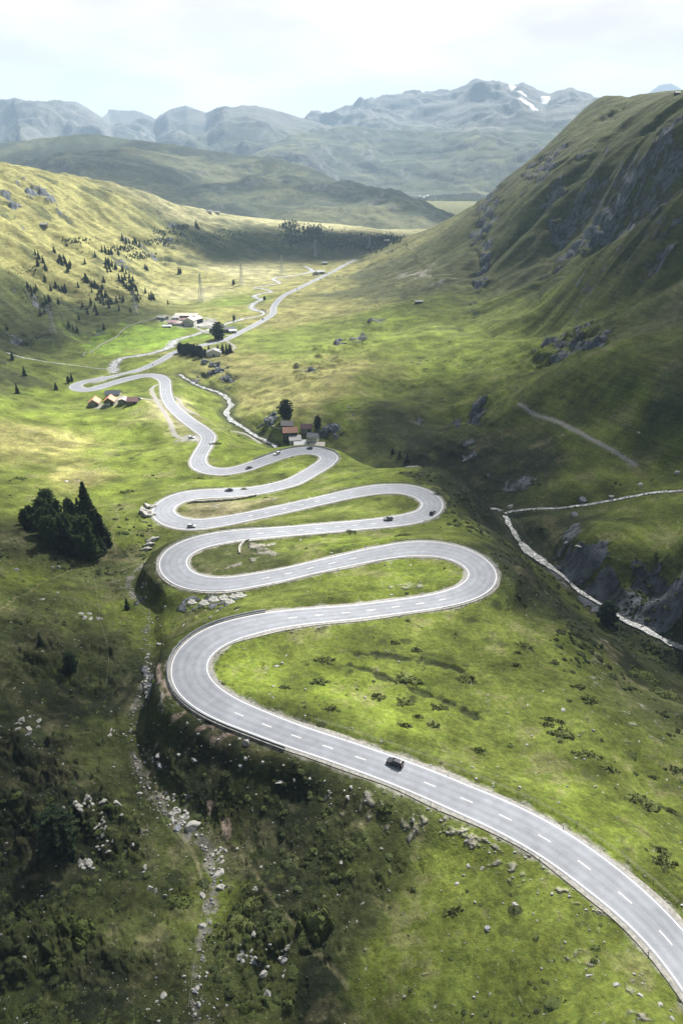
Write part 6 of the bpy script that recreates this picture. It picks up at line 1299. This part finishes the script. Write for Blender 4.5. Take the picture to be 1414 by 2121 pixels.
# bus shelter like posts at the far bend: three figures of sign panels
# ------------------------------------------------------------------ power line
pyl = mat("pylon_steel", rough=.5, spec=.4, metal=.4); noise_var(pyl, (.36, .37, .38), .8)
def pylon_mesh(H=32.0, nseg=9):
    V = []; F = []; w = lambda z: 2.6 * (1 - z / H) ** 1.1 + .45
    for k in range(nseg):
        z0, z1 = H * k / nseg, H * (k + 1) / nseg; a, b_ = w(z0), w(z1)
        c0 = [(-a, -a, z0), (a, -a, z0), (a, a, z0), (-a, a, z0)]; c1 = [(-b_, -b_, z1), (b_, -b_, z1), (b_, b_, z1), (-b_, b_, z1)]
        for i in range(4):
            bar(V, F, c0[i], c1[i], .28); bar(V, F, c0[i], c1[(i + 1) % 4], .16); bar(V, F, c0[(i + 1) % 4], c1[i], .16); bar(V, F, c1[i], c1[(i + 1) % 4], .14)
    A = []; G = []
    for z, L in ((H * .72, 6.0), (H * .84, 4.6), (H * .95, 3.4)):
        for s in (-1, 1): bar(A, G, (0, -.4, z), (s * L, 0, z + .3), .2); bar(A, G, (0, .4, z), (s * L, 0, z + .3), .2); bar(A, G, (0, 0, z + 1.5), (s * L, 0, z + .3), .16); bar(A, G, (s * L, 0, z + .3), (s * L, 0, z - 1.2), .18)
    return mesh("tower", V, F, [pyl]), mesh("crossarm", A, G, [pyl])
TM, AM = pylon_mesh(); PY = []
for (x, y, h, lab) in [(-230, 720, 52, None), (110, 690, 50, "tall lattice pylon on the slope at the left"), (281, 650, 42, "lattice pylon among the pines above the green field"), (418, 625, 50, "slim lattice pylon on the pale valley meadow"), (501, 590, 38, "slim lattice pylon left of the winding river"), (584, 566, 32, "lattice pylon on the meadow near the river's top"), (653, 532, 30, "lattice pylon against the dark far slope"), (764, 515, 26, "farthest lattice pylon on the spur above the valley road")]:
    p = ghit(x, y) if lab else np.array([-900., 880., 175.]); H = h * mpp(p); s = H / 32.0; PY.append((p, s))
    if lab: o = top("pylon", lab, "pylon", tuple(p), .9, None, s); link("tower", TM, None, parent=o); link("crossarm", AM, None, parent=o)
V = []; F = []
cabm = mat("aluminium_cable", (.45, .46, .47), .5, .4)
for (p, s), (q, s2), lab in zip(PY[:-1], PY[1:], ["sagging power cables between the left edge and the tall left pylon", "sagging power cables between the tall left pylon and the pines", "power cables between the pine pylon and the meadow pylon", "power cables over the pale valley meadow", "power cables across the winding river's left bank", "power cables toward the dark far slope", "power cables over the far end of the valley"]):
    V = []; F = []
    for hz_, L in ((.72, 6.0), (.84, 4.6), (.95, 3.4)):
        for sd in (-1, 1):
            off = np.array([math.cos(.9), math.sin(.9), 0]) * sd * L
            a = p + off * s + [0, 0, (hz_ * 32 - 1.1) * s]; b_ = q + off * s2 + [0, 0, (hz_ * 32 - 1.1) * s2]; prev = a
            for k in range(1, 13):
                t = k / 12; c = a + (b_ - a) * t; c = c - np.array([0, 0, 4 * t * (1 - t) * np.linalg.norm(b_ - a) * .03]); bar(V, F, prev, c, .05); prev = c
    c = (p + q) / 2; V = [(v[0] - c[0], v[1] - c[1], v[2] - c[2]) for v in V]
    o = link("power_cables", mesh("power_cables", V, F, [cabm]), None, label=lab, cat="cables"); o.location = c
print("trees", NT[0])
